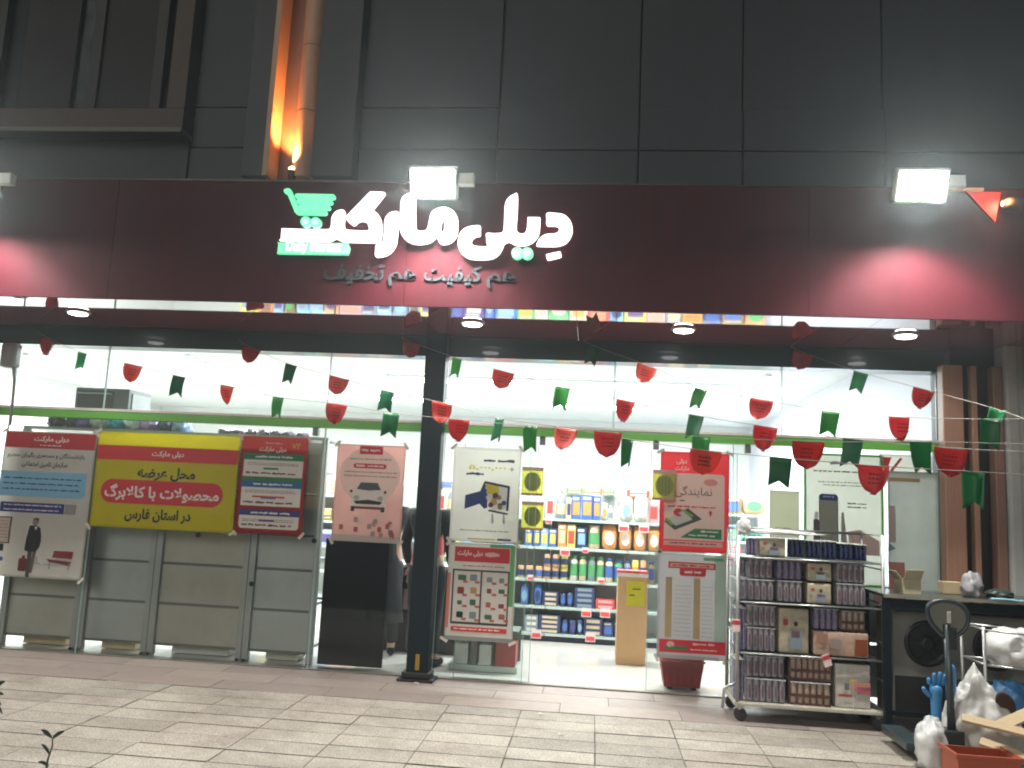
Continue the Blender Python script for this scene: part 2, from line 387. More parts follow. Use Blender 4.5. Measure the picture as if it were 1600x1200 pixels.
# columns on the right of the shop front
wood = mat('brown_wood_veneer', (.34, .185, .12), .5, var=.22, scale=12, grain=(7, 7, .35), bump=.1)
wood2 = mat('dark_wood_veneer', (.21, .115, .085), .5, var=.22, scale=12, grain=(7, 7, .35), bump=.1)
bx('wood_column', (0, .16, 0, .12, 0, 2.8), wood, bev=.012, loc=(2.80, 7.22, 0)); tag(bpy.data.objects['wood_column'], 'wide orange-brown wooden post beside the shop window', 'wood post')
o = bx('wood_column', (0, .045, 0, .08, 0, 2.8), wood, bev=.006, loc=(3.03, 7.24, 0)); tag(o, 'thin orange-brown wooden strip standing in the dark recess', 'wood post')
o = bx('wood_column', (0, .075, 0, .12, 0, 2.8), wood2, bev=.01, loc=(3.19, 7.22, 0)); tag(o, 'dark reddish wooden post next to the grey column', 'wood post')
o = bx('wood_column', (0, .13, 0, .1, 0, 2.9), wood2, bev=.01, loc=(-5.75, 7.2, 0)); tag(o, 'dark brown post at the left edge of the picture', 'wood post')
o = bx('recess_panel', (2.95, 6.2, 7.45, 7.6, 0, 2.98), mat('dark_recess', (.02, .018, .018), .7)); tag(o, 'dark recessed panel between the wooden posts', 'panel')
bx('neighbour_wall', (6.205, 16, 6.9, 7.6, 0, 9.2), mat('dark_render', (.05, .05, .05), .8, bump=.1), kind='structure'); bx('side_wall', (-16, -9.205, 6.9, 7.6, 0, 9.2), mat('dark_render', (.05, .05, .05)), kind='structure')
g = thing('grey_column', 'pale grey fluted column at the right edge of the picture', 'column', (3.275, 7.2, 0))
cg = mat('pale_grey_stone', (.33, .34, .32), .6, var=.1, scale=6, bump=.08)
bx('shaft', (0, .12, 0, .2, 0, 2.99), cg, g, bev=.03); bx('shaft', (.124, .16, .03, .2, 0, 2.99), cg, g, bev=.01); bx('shaft', (.165, .32, -.02, .2, 0, 2.99), cg, g, bev=.03)

# ------------------------------------------------------------------ lit sign letters (traced outline, real depth)
SY = FY - .055
def A(x, y): p = at(700 + x / 6.667, 280 + y / 6.667, SY); return (p.x, p.z)
def B(x, y): p = at(560 + x / 8.889, 280 + y / 8.889, SY); return (p.x, p.z)
def Cc(x, y): p = at(420 + x / 8.889, 280 + y / 8.889, SY); return (p.x, p.z)
sign = thing('lit_sign', 'glowing white shop name with green cart symbol on the fascia', 'sign', (0, 0, 0))
wl = emis('white_led_letter', (1, .99, 1.0), 2.4); gl = emis('green_led', (.05, .95, .42), .95); gl2 = emis('pale_green_led', (.35, 1, .72), 1.5)
def letter(name, loops, m=wl, y0=SY, y1=SY + .04, k=3):
    bm = bmesh.new(); poly_slab(bm, [smooth_loop(L, k) if k > 1 else L for L in loops], y0, y1); return mesh(name, bm, m, sign)
dal = [A(*p) for p in ((1030,352),(1120,352),(1200,365),(1258,410),(1290,475),(1295,540),(1275,600),(1230,655),(1170,682),(1110,690),(940,688),(925,672),(955,615),(1000,580),(1050,568),(1110,565),(1145,550),(1160,520),(1150,490),(1110,476),(1032,472),(1026,415))]
letter('letter_dal', [dal])
letter('vowel_mark', [[A(1022,790),A(1040,778),A(1150,755),(A(1170,756)),A(1180,795),A(1165,806),A(1055,832),A(1035,828)]], k=2)
ye = [A(*p) for p in ((332,484),(333,530),(332,580),(290,588),(255,612),(238,645),(250,680),(290,698),(350,703),(410,700),(442,686),(405,672),(400,620),(400,562),(470,563),(540,560),(572,545),(583,480),(590,300),(605,228),(640,182),(690,155),(722,153),(722,300),(710,480),(714,530),(735,558),(770,568),(808,552),(824,500),(830,402),(845,396),(945,397),(958,410),(950,540),(925,600),(880,648),(820,678),(760,686),(700,675),(660,655),(632,645),(600,655),(578,675),(565,710),(530,770),(480,808),(420,827),(260,827),(190,808),(140,765),(112,710),(105,640),(120,570),(160,520),(210,494),(270,482))]
letter('letter_ye_lam_ye', [ye])
mim = [B(*p) for p in ((785,188),(690,197),(620,240),(590,300),(582,400),(572,640),(585,730),(630,810),(700,865),(790,892),(900,890),(990,865),(1060,812),(1098,775),(1105,825),(1125,872),(1155,894),(1220,890),(1290,860),(1345,800),(1370,720),(1376,580),(1360,500),(1310,430),(1240,394),(1170,385),(1090,405),(1030,440),(1000,490),(985,560),(970,640),(950,695),(910,718),(850,718),(808,700),(790,650),(786,400))]
hole = [B(*p) for p in ((1152,572),(1188,572),(1190,690),(1178,724),(1134,724),(1142,650))]
letter('letter_mim_alef', [mim, hole])
letter('letter_re', [[B(*p) for p in ((546,448),(550,520),(540,700),(525,860),(500,930),(440,1010),(360,1055),(275,1068),(233,1062),(236,980),(242,915),(300,902),(338,870),(352,800),(358,620),(372,540),(412,482),(470,450))]])
kaf = [Cc(*p) for p in ((1420,172),(1510,175),(1600,180),(1592,212),(1510,320),(1430,425),(1480,452),(1530,510),(1555,600),(1558,690),(1548,850),(1530,873),(1450,872),(1060,860),(1000,848),(955,825),(925,813),(890,828),(835,852),(760,853),(190,843),(169,825),(178,700),(195,683),(400,690),(805,695),(845,680),(865,640),(868,560),(882,510),(920,457),(975,428),(1035,425),(1046,470),(1035,600),(1042,660),(1075,697),(1150,706),(1378,710),(1380,640),(1360,597),(1310,571),(1255,575),(1210,603),(1180,628),(1145,620),(1080,560),(1070,528),(1095,495),(1380,200))]
letter('letter_kaf_te', [kaf])
def disc(f, cx, cy, r, n=20): return [f(cx + r * cos(2*pi*i/n), cy + r * sin(2*pi*i/n)) for i in range(n)]
for f, cx, cy, r in ((A, 722, 768, 62), (A, 825, 770, 62), (Cc, 512, 588, 74), (Cc, 647, 598, 74)):
    letter('dot', [disc(f, cx, cy, r)], gl, k=1, y0=SY + (.0 if cx in (722, 512) else .003))
    letter('dot_core', [disc(f, cx, cy, r * .55)], gl2, k=1, y0=SY - .006, y1=SY - .002)
def capsule(f, x0, y0, x1, y1, r, n=8):
    a = math.atan2(y1 - y0, x1 - x0)
    return [f(x1 + r*cos(a + t), y1 + r*sin(a + t)) for t in [-pi/2 + pi*i/n for i in range(n+1)]] + [f(x0 + r*cos(a + t), y0 + r*sin(a + t)) for t in [pi/2 + pi*i/n for i in range(n+1)]]
for k, (a, b, c, d, r) in enumerate(((240,162,272,158,33), (272,158,388,440,33), (400,447,765,455,33), (392,228,883,238,33), (416,302,848,311,31), (436,378,815,386,30))):
    letter('cart_bar', [capsule(Cc, a, b, c, d, r)], gl, k=1, y0=SY + .003 * (k % 2), y1=SY + .038 + .003 * (k % 3))
letter('name_plate', [[Cc(*p) for p in ((150,877),(600,882),(1055,888),(1090,900),(1112,935),(1110,985),(1090,1025),(1055,1041),(600,1035),(150,1028),(122,1010),(135,890))]], gl)
q0, q1 = Cc(240, 985), Cc(995, 992)
text(sign, 'Daily Market', q0[0], q1[0], Cc(600, 950)[1], .105 * 1.0, emis('white_led_small', (1, 1, 1), 2.2), SY - .004, rtl=False, bold=.02, res=3)
# unlit slogan below
sg = thing('slogan', 'unlit grey raised slogan lettering under the lit shop name', 'lettering', (0, 0, 0))
gm = mat('dull_grey_letter', (.035, .04, .045), .7, var=.05, spec=.2)
def sgx(px, py=432): return at(px, py, FY - .02).x
zc = at(655, 432, FY - .02).z
text(sg, '\u0647\u0645', sgx(760), sgx(806), zc - .01, .135, gm, FY - .008, bold=.022, res=3, ext=.006)
text(sg, '\u06a9\u06cc\u0641\u06cc\u062a', sgx(662), sgx(752), zc + .02, .16, gm, FY - .008, bold=.022, res=3, ext=.006)
text(sg, '\u0647\u0645', sgx(606), sgx(650), zc - .01, .135, gm, FY - .008, bold=.022, res=3, ext=.006)
text(sg, '\u062a\u062e\u0641\u06cc\u0641', sgx(505), sgx(600), zc + .01, .16, gm, FY - .008, bold=.022, res=3, ext=.006)

# ------------------------------------------------------------------ lamps
flood_e = emis('floodlight_led', (.93, 1.0, .97), 26)
def flood(px, py, label, w=.36, arm=True):
    p = at(px, py, 6.02); t = thing('floodlight', label, 'floodlight', p, group='floodlights over the fascia')
    M = Matrix.Rotation(RAD(25), 4, 'X')
    bm = bmesh.new(); box(bm, -w/2, w/2, -.04, .04, -.12, .12, bev=.012); o = mesh('housing', bm, paint('#c8cfc8', .35), t); o.matrix_local = M
    bm = bmesh.new(); box(bm, -w/2 + .02, w/2 - .02, -.046, -.041, -.10, .10); e = mesh('led_face', bm, flood_e, t); e.matrix_local = M
    for k in range(5): f_ = bx('cooling_fin', (-w/2 + .03 + k*.07, -w/2 + .04 + k*.07, .041, .075, -.1, .1), paint('#9aa09a', .4), t); f_.matrix_local = M
    bx('driver_box', (w/2 + .004, w/2 + .12, -.02, .05, -.01, .075), paint('#dfe6da', .4), t, bev=.006)
    tb('bracket', [(0, .04, 0), (0, .22, .06), (0, UY - 6.02 - .02, .10)], .014, paint('#4a4d4d', .4), t)
    spot('floodlight_beam', p + Vector((0, -.05, -.1)), p + Vector((0, .02, -4)), FLOOD_W, (1, .98, .96), 116, .55, .12)
    l = bpy.data.lights.new('floodlight_wash', 'AREA'); l.shape = 'RECTANGLE'; l.size = w; l.size_y = .2; l.energy = WASH_W; l.color = (1, .97, .86)
    lo = bpy.data.objects.new('floodlight_wash', l); COL.objects.link(lo); lo.location = p + Vector((0, -.13, -.06)); lo.rotation_euler = (RAD(-35), 0, 0)
    return t
FLOOD_W, WASH_W = 420, 85
flood(678, 286, 'glowing white floodlight just above the shop name letters')
flood(1438, 290, 'glowing white floodlight above the right end of the fascia')
flood(-38, 285, 'floodlight partly cut off by the left edge of the picture')
# warm bulb on bracket at the right
wb = thing('warm_lamp', 'small warm lamp on a red triangular bracket at the far right', 'lamp', at(1572, 318, 6.25))
bm = bmesh.new(); bmesh.ops.create_uvsphere(bm, u_segments=14, v_segments=10, radius=.032); mesh('bulb', bm, emis('warm_bulb', (1, .66, .38), 16), wb)
bm = bmesh.new(); lathe(bm, [(.02, .03), (.06, .035), (.065, .09), (.03, .11)], c=(.035, 0, -.07)); mesh('lamp_shade', bm, paint('#6b5a48', .5), wb)
bm = bmesh.new(); poly_slab(bm, [[(-.26, .10), (-.02, .095), (-.065, -.13)]], .03, .05); mesh('bracket_plate', bm, mat('bright_red_paint', (.55, .03, .03), .5), wb)
bx('bracket_arm', (-.42, -.14, .02, .05, .105, .125), mat('orange_bar', (.6, .33, .18), .5), wb)
l = bpy.data.lights.new('warm_glow', 'POINT'); l.energy = 3; l.color = (1, .5, .25); l.shadow_soft_size = .03
lo = bpy.data.objects.new('warm_glow', l); COL.objects.link(lo); lo.location = wb.location + Vector((-.03, -.06, 0))
# recessed downlights
dl = None
for i, (px, py) in enumerate(((122, 490), (738, 507), (1068, 517), (1415, 526))):
    p = onz(px, py, ZS - .02); p.z = ZS
    where = ('near the left end', 'just right of the pillar', 'over the doorway posters', 'over the right end of the window')[i]
    t = thing('downlight', 'lit round white downlight in the soffit ' + where, 'downlight', p, group='soffit downlights')
    bm = bmesh.new(); lathe(bm, [(.095, -.001), (.10, -.010), (.082, -.018)], n=24); mesh('rim', bm, paint('#e8e8e8', .4), t)
    bm = bmesh.new(); lathe(bm, [(.078, -.0181), (.075, -.026), (.05, -.032)], n=24); mesh('diffuser', bm, emis('downlight_disc', (1, .97, .97), 14), t)
    spot('downlight_beam', p + Vector((0, 0, -.04)), p + Vector((0, 0, -2)), 30, (1, .97, .93), 130, .6, .06)
# fluorescent tubes
tube_e = emis('fluorescent_tube', (.94, 1, .985), 14)
def fluo(x0, y0, x1, y1, label, power=62):
    c = Vector(((x0 + x1) / 2, (y0 + y1) / 2, ZC - .07)); L = math.hypot(x1 - x0, y1 - y0); a = math.atan2(y1 - y0, x1 - x0)
    t = thing('ceiling_tube', label, 'fluorescent light', c, a, group='fluorescent tubes on the shop ceiling')
    bx('tube_housing', (-L/2, L/2, -.035, .035, .03, .07), paint('#e4e8e6', .4), t)
    tb('tube', [(-L/2 + .03, 0, 0), (L/2 - .03, 0, 0)], .028, tube_e, t)
    l = bpy.data.lights.new('tube_light', 'AREA'); l.shape = 'RECTANGLE'; l.size = L; l.size_y = .08; l.energy = power; l.color = (.96, 1, .985)
    lo = bpy.data.objects.new('tube_light', l); COL.objects.link(lo); lo.location = c + Vector((0, 0, -.04)); lo.rotation_euler = (0, 0, a)
fluo(-2.9, 11.5, 1.85, 11.35, 'long fluorescent tube across the ceiling, nearer row right of the middle', 336)
fluo(-4.8, 13.8, 1.9, 14.0, 'long fluorescent tube across the ceiling in the farther row', 426)
fluo(2.04, 10.4, 2.12, 14.5, 'fluorescent tube running into the shop on the right', 224)
fluo(-5.2, 10.3, -5.6, 13.8, 'fluorescent tube running into the shop left of the middle', 246)
fluo(-7.6, 10.6, -8.0, 12.9, 'fluorescent tube running into the shop at the far left', 190)
fluo(-1.9, 9.0, 1.3, 9.0, 'fluorescent tube over the counter just inside the glass', 190)
fluo(-6.6, 9.0, -2.6, 9.0, 'fluorescent tube near the glass behind the steel shelf backs', 157)

# ------------------------------------------------------------------ printed posters on the glass
class Poster:
    """sheet of paper on the glass; local x right, z up from the lower left corner"""
    def __init__(s, name, label, x0, x1, z0, z1, paper, amp=.003, y=YG - .034, cat='poster', seed=0, lam=.3):
        s.w, s.h = x1 - x0, z1 - z0; s.amp, s.seed, s.lam = amp, seed, lam
        s.t = thing(name, label, cat, (x0, y, z0)); s.layer = 0; glow_through(paper)
        s.sheet(0, s.w, 0, s.h, paper, 'paper', back=True)
        for (tx_, tz_) in ((.0, 0), (1, 0), (0, 1), (1, 1)):
            if seed in (14, 15, 16, 17) or 'melon' in label: break
            cx_, cz_ = s.w * tx_, s.h * tz_; a = pi/4 * (1 if tx_ == tz_ else -1) + random.uniform(-.3, .3); q = [(cx_ + u*cos(a) - v*sin(a), cz_ + u*sin(a) + v*cos(a)) for u, v in ((-.012, -.035), (.012, -.035), (.012, .035), (-.012, .035))]
            b_ = bmesh.new(); b_.faces.new([b_.verts.new((x, -s.amp * 1.6 - .002, z)) for x, z in q]); mesh('tape', b_, mat('tape', (.55, .52, .44), .25, var=.1), s.t)
    def disp(s, x, z):
        v = noise.noise(Vector((x / s.lam + s.seed * 7.1, z / s.lam * 1.3, s.seed))) + .4 * noise.noise(Vector((x / s.lam * 3, z / s.lam * 3, s.seed + 5)))
        return -s.amp * (1 + v)
    def sheet(s, x0, x1, z0, z1, m, name='print', back=False, dx=.025):
        bm = bmesh.new(); nx = max(1, int((x1 - x0) / dx)); nz = max(1, int((z1 - z0) / dx)); e = .0012 * s.layer
        g = [[bm.verts.new((x0 + (x1-x0)*i/nx, s.disp(x0 + (x1-x0)*i/nx, z0 + (z1-z0)*j/nz) - e, z0 + (z1-z0)*j/nz)) for i in range(nx+1)] for j in range(nz+1)]
        for j in range(nz):
            for i in range(nx):
                f = bm.faces.new((g[j][i], g[j][i+1], g[j+1][i+1], g[j+1][i])); f.smooth = True
        if back: bmesh.ops.solidify(bm, geom=bm.faces[:], thickness=-.0005)
        s.layer += 0 if not back else 1
        return mesh(name, bm, m, s.t)
    def shape(s, pts, m, name='print', k=1, lay=None):
        L = smooth_loop(pts, k) if k > 1 else pts
        bm = bmesh.new(); e = .0012 * (s.layer if lay is None else lay)
        P3 = [Vector((x, 0, z)) for x, z in L]; V = [bm.verts.new((v.x, 0, v.z)) for v in P3]
        for t in tessellate_polygon([P3]):
            try: bm.faces.new([V[i] for i in t])
            except ValueError: pass
        for _ in range(6):
            es = [q for q in bm.edges if q.calc_length() > .045]
            if not es: break
            bmesh.ops.subdivide_edges(bm, edges=es, cuts=1, use_grid_fill=False)
            bmesh.ops.triangulate(bm, faces=[f for f in bm.faces if len(f.verts) > 3])
        for v in bm.verts: v.co.y = s.disp(v.co.x, v.co.z) - e
        return mesh(name, bm, m, s.t)
    def up(s): s.layer += 1
    def text(s, t, x0, x1, zc, h, m, rtl=True, bold=.015, res=2):
        e = .0012 * (s.layer + 1)
        return text(s.t, t, x0, x1, zc, h, m, -e, rtl, bold, res, conform=s.disp)
    def lines(s, x0, x1, z, h, m, seed=1):
        """a row of tiny unreadable words"""
        r = random.Random(seed); bm = bmesh.new(); x = x0; e = .0012 * (s.layer + 1)
        while x < x1 - h:
            w = min(r.uniform(1.2, 4.5) * h, x1 - x)
            n = max(2, int(w / h * 1.5)); pts = []
            for i in range(n + 1):
                xx_ = x + w * i / n; t_ = h * r.uniform(.18, .5); b_ = h * r.uniform(.05, .3)
                pts.append((xx_, z + t_, z - b_))
            for a, b in zip(pts, pts[1:]):
                q = [bm.verts.new((u, s.disp(u, v) - e, v)) for u, v in ((a[0], a[2]), (b[0], b[2]), (b[0], b[1]), (a[0], a[1]))]
                bm.faces.new(q)
            x += w + h * r.uniform(.35, .7)
        return mesh('small_print', bm, m, s.t)
def rrect(x0, x1, z0, z1, r, n=5, corners=(1, 1, 1, 1)):
    out = []
    for (cx, cz, a, on) in ((x1 - r, z0 + r, -pi/2, corners[0]), (x1 - r, z1 - r, 0, corners[1]), (x0 + r, z1 - r, pi/2, corners[2]), (x0 + r, z0 + r, pi, corners[3])):
        if on: out += [(cx + r*cos(a + pi/2*i/n), cz + r*sin(a + pi/2*i/n)) for i in range(n+1)]
        else: out.append((cx + r * (1 if cx > (x0+x1)/2 else -1), cz + r * (1 if cz > (z0+z1)/2 else -1)))
    return out
LOGO = '\u062f\u06cc\u0644\u06cc \u0645\u0627\u0631\u06a9\u062a'
K = ink('#16181a'); Wt = ink('#e6e2da'); Rd = ink('#c8303a'); Gy = ink('#6b6b68'); Gn = ink('#1c7a48'); Yl = ink('#ddd21c')
paper = mat('poster_paper', '#e8e6de', .5, var=.03)
# 1 pensioners poster
P = Poster('poster', 'white poster with red header and a walking man with suitcase, leftmost on the window', -5.46, -4.56, .64, 1.965, paper, .009, seed=1)
w, h = P.w, P.h
P.sheet(.012, w - .008, h - .155, h - .01, ink('#b3292c'))
P.text(LOGO, .29, .63, h - .072, .062, Wt, bold=.03); P.lines(.35, .56, h - .128, .014, Wt, 3)
P.text('\u0628\u0627\u0632\u0646\u0634\u0633\u062a\u06af\u0627\u0646 \u0648 \u0645\u0633\u062a\u0645\u0631\u06cc \u0628\u06af\u06cc\u0631\u0627\u0646 \u0645\u062d\u062a\u0631\u0645', .05, .80, h - .225, .062, K, bold=.02)
P.text('\u0633\u0627\u0632\u0645\u0627\u0646 \u062a\u0627\u0645\u06cc\u0646 \u0627\u062c\u062a\u0645\u0627\u0639\u06cc', .20, .64, h - .305, .058, K, bold=.02)
P.shape(rrect(.0, w - .06, h - .60, h - .37, .04, corners=(1, 0, 0, 0)), ink('#7fb4d2'))
for i, z in enumerate((.435, .485, .535)): P.lines(.04, w - .11, h - z, .022, ink('#24445e'), 10 + i)
P.sheet(.035, .66, h - .745, h - .655, ink('#232c7e')); P.sheet(.665, .775, h - .745, h - .655, ink('#8d8d88'))
P.lines(.07, .63, h - .68, .016, Wt, 21); P.lines(.07, .63, h - .722, .016, Wt, 22)
P.sheet(.005, .17, h - 1.03, h - .79, ink('#30363a')); P.up(); P.sheet(.02, .155, h - 1.02, h - .80, ink('#c9b8ac'))
for i in range(6): P.lines(.035, .145, h - .83 - i*.03, .008, ink('#8a3a36'), 30 + i)
P.sheet(.055, .12, h - 1.10, h - 1.035, ink('#12302e'))
def circ(cx, cz, r, n=14, sx=1): return [(cx + r*sx*cos(2*pi*i/n), cz + r*sin(2*pi*i/n)) for i in range(n)]
P.shape(circ(.11, h - 1.17, .02), ink('#4a56a0'))
# man, suitcase, bench, distant trees
P.shape([(.39, h-1.13), (.42, h-1.15), (.46, h-1.13), (.47, h-1.18), (.5, h-1.2), (.58, h-1.19), (.67, h-1.12), (.73, h-1.13), (.75, h-1.17), (.78, h-1.18), (.78, h-1.205), (.39, h-1.2)][::-1], ink('#a9aca8'))
P.shape(smooth_loop([(.36, h-.86), (.345, h-.90), (.325, h-1.05), (.34, h-1.09), (.44, h-1.09), (.475, h-1.0), (.465, h-.91), (.44, h-.865)], 2), ink('#14191c'))
P.up(); P.shape(circ(.405, h-.83, .03), ink('#8d7d70')); P.shape([(.375, h-.815), (.385, h-.79), (.43, h-.79), (.437, h-.815)], ink('#22201f'))
P.shape([(.36, h-1.09), (.365, h-1.32), (.40, h-1.32), (.405, h-1.09)], ink('#45423a')); P.shape([(.41, h-1.09), (.395, h-1.28), (.425, h-1.28), (.445, h-1.09)], ink('#5c574a'))
P.shape([(.40, h-.87), (.415, h-.90), (.43, h-.87)], Wt)
P.shape(rrect(.285, .365, h-1.27, h-1.155, .015), ink('#5e2323')); P.shape([(.31, h-1.155), (.315, h-1.13), (.34, h-1.13), (.345, h-1.155)], ink('#5e2323'))
P.shape([(.60, h-1.135), (.615, h-1.075), (.80, h-1.075), (.79, h-1.14)], ink('#7d2b2b')); P.shape([(.55, h-1.15), (.58, h-1.175), (.76, h-1.20), (.79, h-1.165)], ink('#6d2424'))
for a in (.58, .76): P.shape([(a, h-1.17), (a, h-1.235), (a+.008, h-1.235), (a+.008, h-1.17)], Gy)
# 2 yellow banner
P = Poster('banner', 'wide yellow banner with a red pill of white lettering on the window', -4.545, -3.19, 1.13, 1.992, mat('yellow_vinyl', '#e6dc1c', .42, var=.05, scale=2), .013, cat='banner', seed=2, lam=.42)
w, h = P.w, P.h
P.sheet(.005, w - .005, h - .255, h - .125, ink('#c92c2f'))
P.text(LOGO, w/2 - .15, w/2 + .16, h - .19, .062, Wt, bold=.03)
P.text('\u0645\u062d\u0644 \u0639\u0631\u0636\u0647', .41, .96, h - .37, .125, K, bold=.03, res=4)
P.shape(rrect(.075, 1.235, h - .645, h - .43, .105, 8), ink('#c92c33')); P.up()
P.text('\u0645\u062d\u0635\u0648\u0644\u0627\u062a \u0628\u0627 \u06a9\u0627\u0644\u0627\u0628\u0631\u06af', .115, 1.20, h - .545, .15, Wt, bold=.032, res=4)
P.text('\u062f\u0631 \u0627\u0633\u062a\u0627\u0646 \u0641\u0627\u0631\u0633', .335, .955, h - .745, .12, K, bold=.03, res=4)
# 3 red infographic
P = Poster('poster', 'red poster with three white boxes under green, blue and violet headings', -3.18, -2.56, 1.14, 2.003, ink('#bf2f34'), .005, seed=3)
w, h = P.w, P.h
P.sheet(.0, w, h - .11, h - .001, ink('#d6402f')); P.up()
P.text(LOGO, .17, .42, h - .115, .055, Wt, bold=.03); P.lines(.22, .40, h - .06, .012, Wt, 41)
P.text('\u06f4\u06f7', .47, .55, h - .075, .05, ink('#e4c84a'), bold=.02)
zz = h - .155
for col_, top, bot, hd in ((Gn, .155, .36, .055), (ink('#225f9c'), .40, .62, .055), (ink('#36307c'), .655, .82, .05)):
    P.shape(rrect(.035, w - .035, h - bot, h - top, .03, corners=(1, 0, 0, 1) if bot > .8 else (0, 0, 0, 0)), ink('#e4e1d8')); P.up()
    P.sheet(.03, w - .03, h - top - hd, h - top + .002, col_)
    P.lines(.14, w - .12, h - top - .028, .026, ink('#d8e4dc'), int(top * 100))
    P.lines(.07, w - .08, h - top - .085, .009, ink('#a6625e'), 3 + int(top * 50)); P.lines(.07, w - .08, h - top - .10, .009, Gy, 4 + int(top * 50))
    P.sheet(.22, .36, h - bot + .065, h - bot + .082, col_)
    P.lines(.06, w - .10, h - bot + .03, .028, ink('#77423e'), 7 + int(top * 50))
P.sheet(.03, w - .03, h - .40, h - .362, Gn); P.sheet(.14, .44, h - .545, h - .53, Rd)
# 4 car poster
P = Poster('poster', 'pink and white poster with the front of a white car', -2.29, -1.668, 1.115, 1.968, mat('pinkish_print', '#dcb4ab', .5, var=.16, scale=1.6), .007, seed=4)
w, h = P.w, P.h
P.shape(circ(.31, h - .27, .25, 22, 1.1), ink('#e2d2c8')); P.up()
P.sheet(.205, .415, h - .085, h - .012, Rd); P.lines(.22, .405, h - .052, .03, Wt, 51)
P.lines(.12, .50, h - .13, .02, ink('#8fa79c'), 52)
P.shape(rrect(.155, .455, h - .21, h - .168, .02), Rd); P.lines(.18, .43, h - .19, .026, Wt, 53)
P.lines(.08, .56, h - .245, .013, Gy, 54); P.lines(.08, .56, h - .28, .013, Gy, 55)
P.shape(smooth_loop([(.165, h-.435), (.16, h-.50), (.165, h-.56), (.455, h-.56), (.46, h-.50), (.455, h-.435), (.43, h-.40), (.39, h-.335), (.23, h-.335), (.19, h-.40)], 2), ink('#dedbd4')); P.up()
P.shape([(.20, h-.395), (.235, h-.335), (.385, h-.335), (.42, h-.395), (.31, h-.405)], ink('#4c5152'))
P.shape([(.18, h-.50), (.31, h-.485), (.44, h-.50), (.42, h-.525), (.20, h-.525)], ink('#26292b'))
P.shape(rrect(.19, .43, h-.568, h-.545, .008), ink('#85342f'))
for a in (.158, .428): P.shape(rrect(a, a + .034, h-.59, h-.545, .008), ink('#222426'))
for a in (.145, .45): P.shape(circ(a + .008, h-.415, .013), ink('#35322f'))
for a in (.185, .40): P.shape(circ(a + .018, h-.47, .02, sx=1.3), ink('#aeb0ae'))
r = random.Random(5)
for i in range(16):
    cx, cz = r.uniform(.07, .56), r.uniform(h-.80, h-.66); P.shape(rrect(cx-.018, cx+.018, cz-.02, cz+.025, .006), ink(r.choice(('#8b8a85', '#a8524c', '#6f726f', '#c9c3ba', '#b0857c'))))
P.sheet(.0, w, 0, .055, ink('#b9b0aa'))
# 5 cart poster
P = Poster('poster', 'pale poster with a blue horn and shopping cart beside the doorway', -1.238, -.64, 1.168, 1.984, paper, .008, seed=6)
w, h = P.w, P.h
P.lines(.27, .54, h - .115, .036, ink('#3a3350'), 61); P.lines(.12, .32, h - .235, .036, ink('#3a3350'), 62)
P.text('\u06f5,\u06f0\u06f0\u06f0,\u06f0\u06f0\u06f0', .14, .47, h - .175, .055, ink('#d9c531'), rtl=False, bold=.03); P.text('+', .50, .54, h - .18, .035, ink('#9a95a8'), rtl=False, bold=.02)
P.shape([(.12, h-.54), (.12, h-.42), (.25, h-.38), (.28, h-.30), (.31, h-.31), (.32, h-.52), (.29, h-.53), (.25, h-.49)], ink('#22366e'))
P.shape([(.29, h-.30), (.50, h-.335), (.51, h-.52), (.36, h-.55), (.30, h-.42)], ink('#cfd0cc')); P.up()
for q in (((.285, h-.29), (.505, h-.325), (.505, h-.345), (.285, h-.31)), ((.49, h-.33), (.51, h-.33), (.505, h-.54), (.485, h-.54)), ((.33, h-.535), (.50, h-.56), (.50, h-.575), (.33, h-.55))): P.shape(list(q), ink('#23264a'))
P.shape([(.295, h-.31), (.41, h-.33), (.42, h-.40), (.32, h-.42)], ink('#d2c431'))
for i in range(12): P.shape(circ(r.uniform(.34, .47), r.uniform(h-.52, h-.39), .022, 9), ink(r.choice(('#a07840', '#b23a35', '#d8d4c8', '#3f4a60', '#c9a23a'))), lay=P.layer + i * .12)
for a in (.36, .46): P.shape([(a, h-.57), (a+.012, h-.57), (a+.02, h-.64), (a+.012, h-.66), (a+.0, h-.64)], ink('#9da0a0'))
P.lines(.09, .52, .095, .012, Gy, 64); P.sheet(.42, .54, .018, .035, ink('#3d3568')); P.sheet(.16, .40, .02, .03, ink('#c4a25a'))
# 6 product catalogue
P = Poster('poster', 'product price leaflet with red header and two black framed columns', -1.235, -.646, .335, 1.155, mat('leaflet_paper', '#d5d1c8', .45, var=.04), .007, seed=8)
w, h = P.w, P.h
P.sheet(.36, w - .012, .3, h - .002, ink('#5fa36a')); P.up()
P.sheet(.0, w - .085, .1, .56, ink('#c4776b')); P.up()
P.sheet(.03, w - .05, .10, h - .03, ink('#d8d5cc')); P.up()
P.sheet(.055, w - .055, h - .16, h - .035, Rd); P.text(LOGO, .08, .30, h - .09, .055, Wt, bold=.03); P.lines(.32, .52, h - .10, .055, ink('#e0b9b0'), 71)
P.lines(.13, .50, h - .195, .02, ink('#c97a78'), 72)
P.sheet(.045, w - .05, .135, h - .225, ink('#3b3a3a')); P.up()
P.sheet(.06, .29, .155, h - .24, ink('#d6d3c9')); P.sheet(.305, w - .063, .155, h - .24, ink('#d6d3c9')); P.up()
r = random.Random(11)
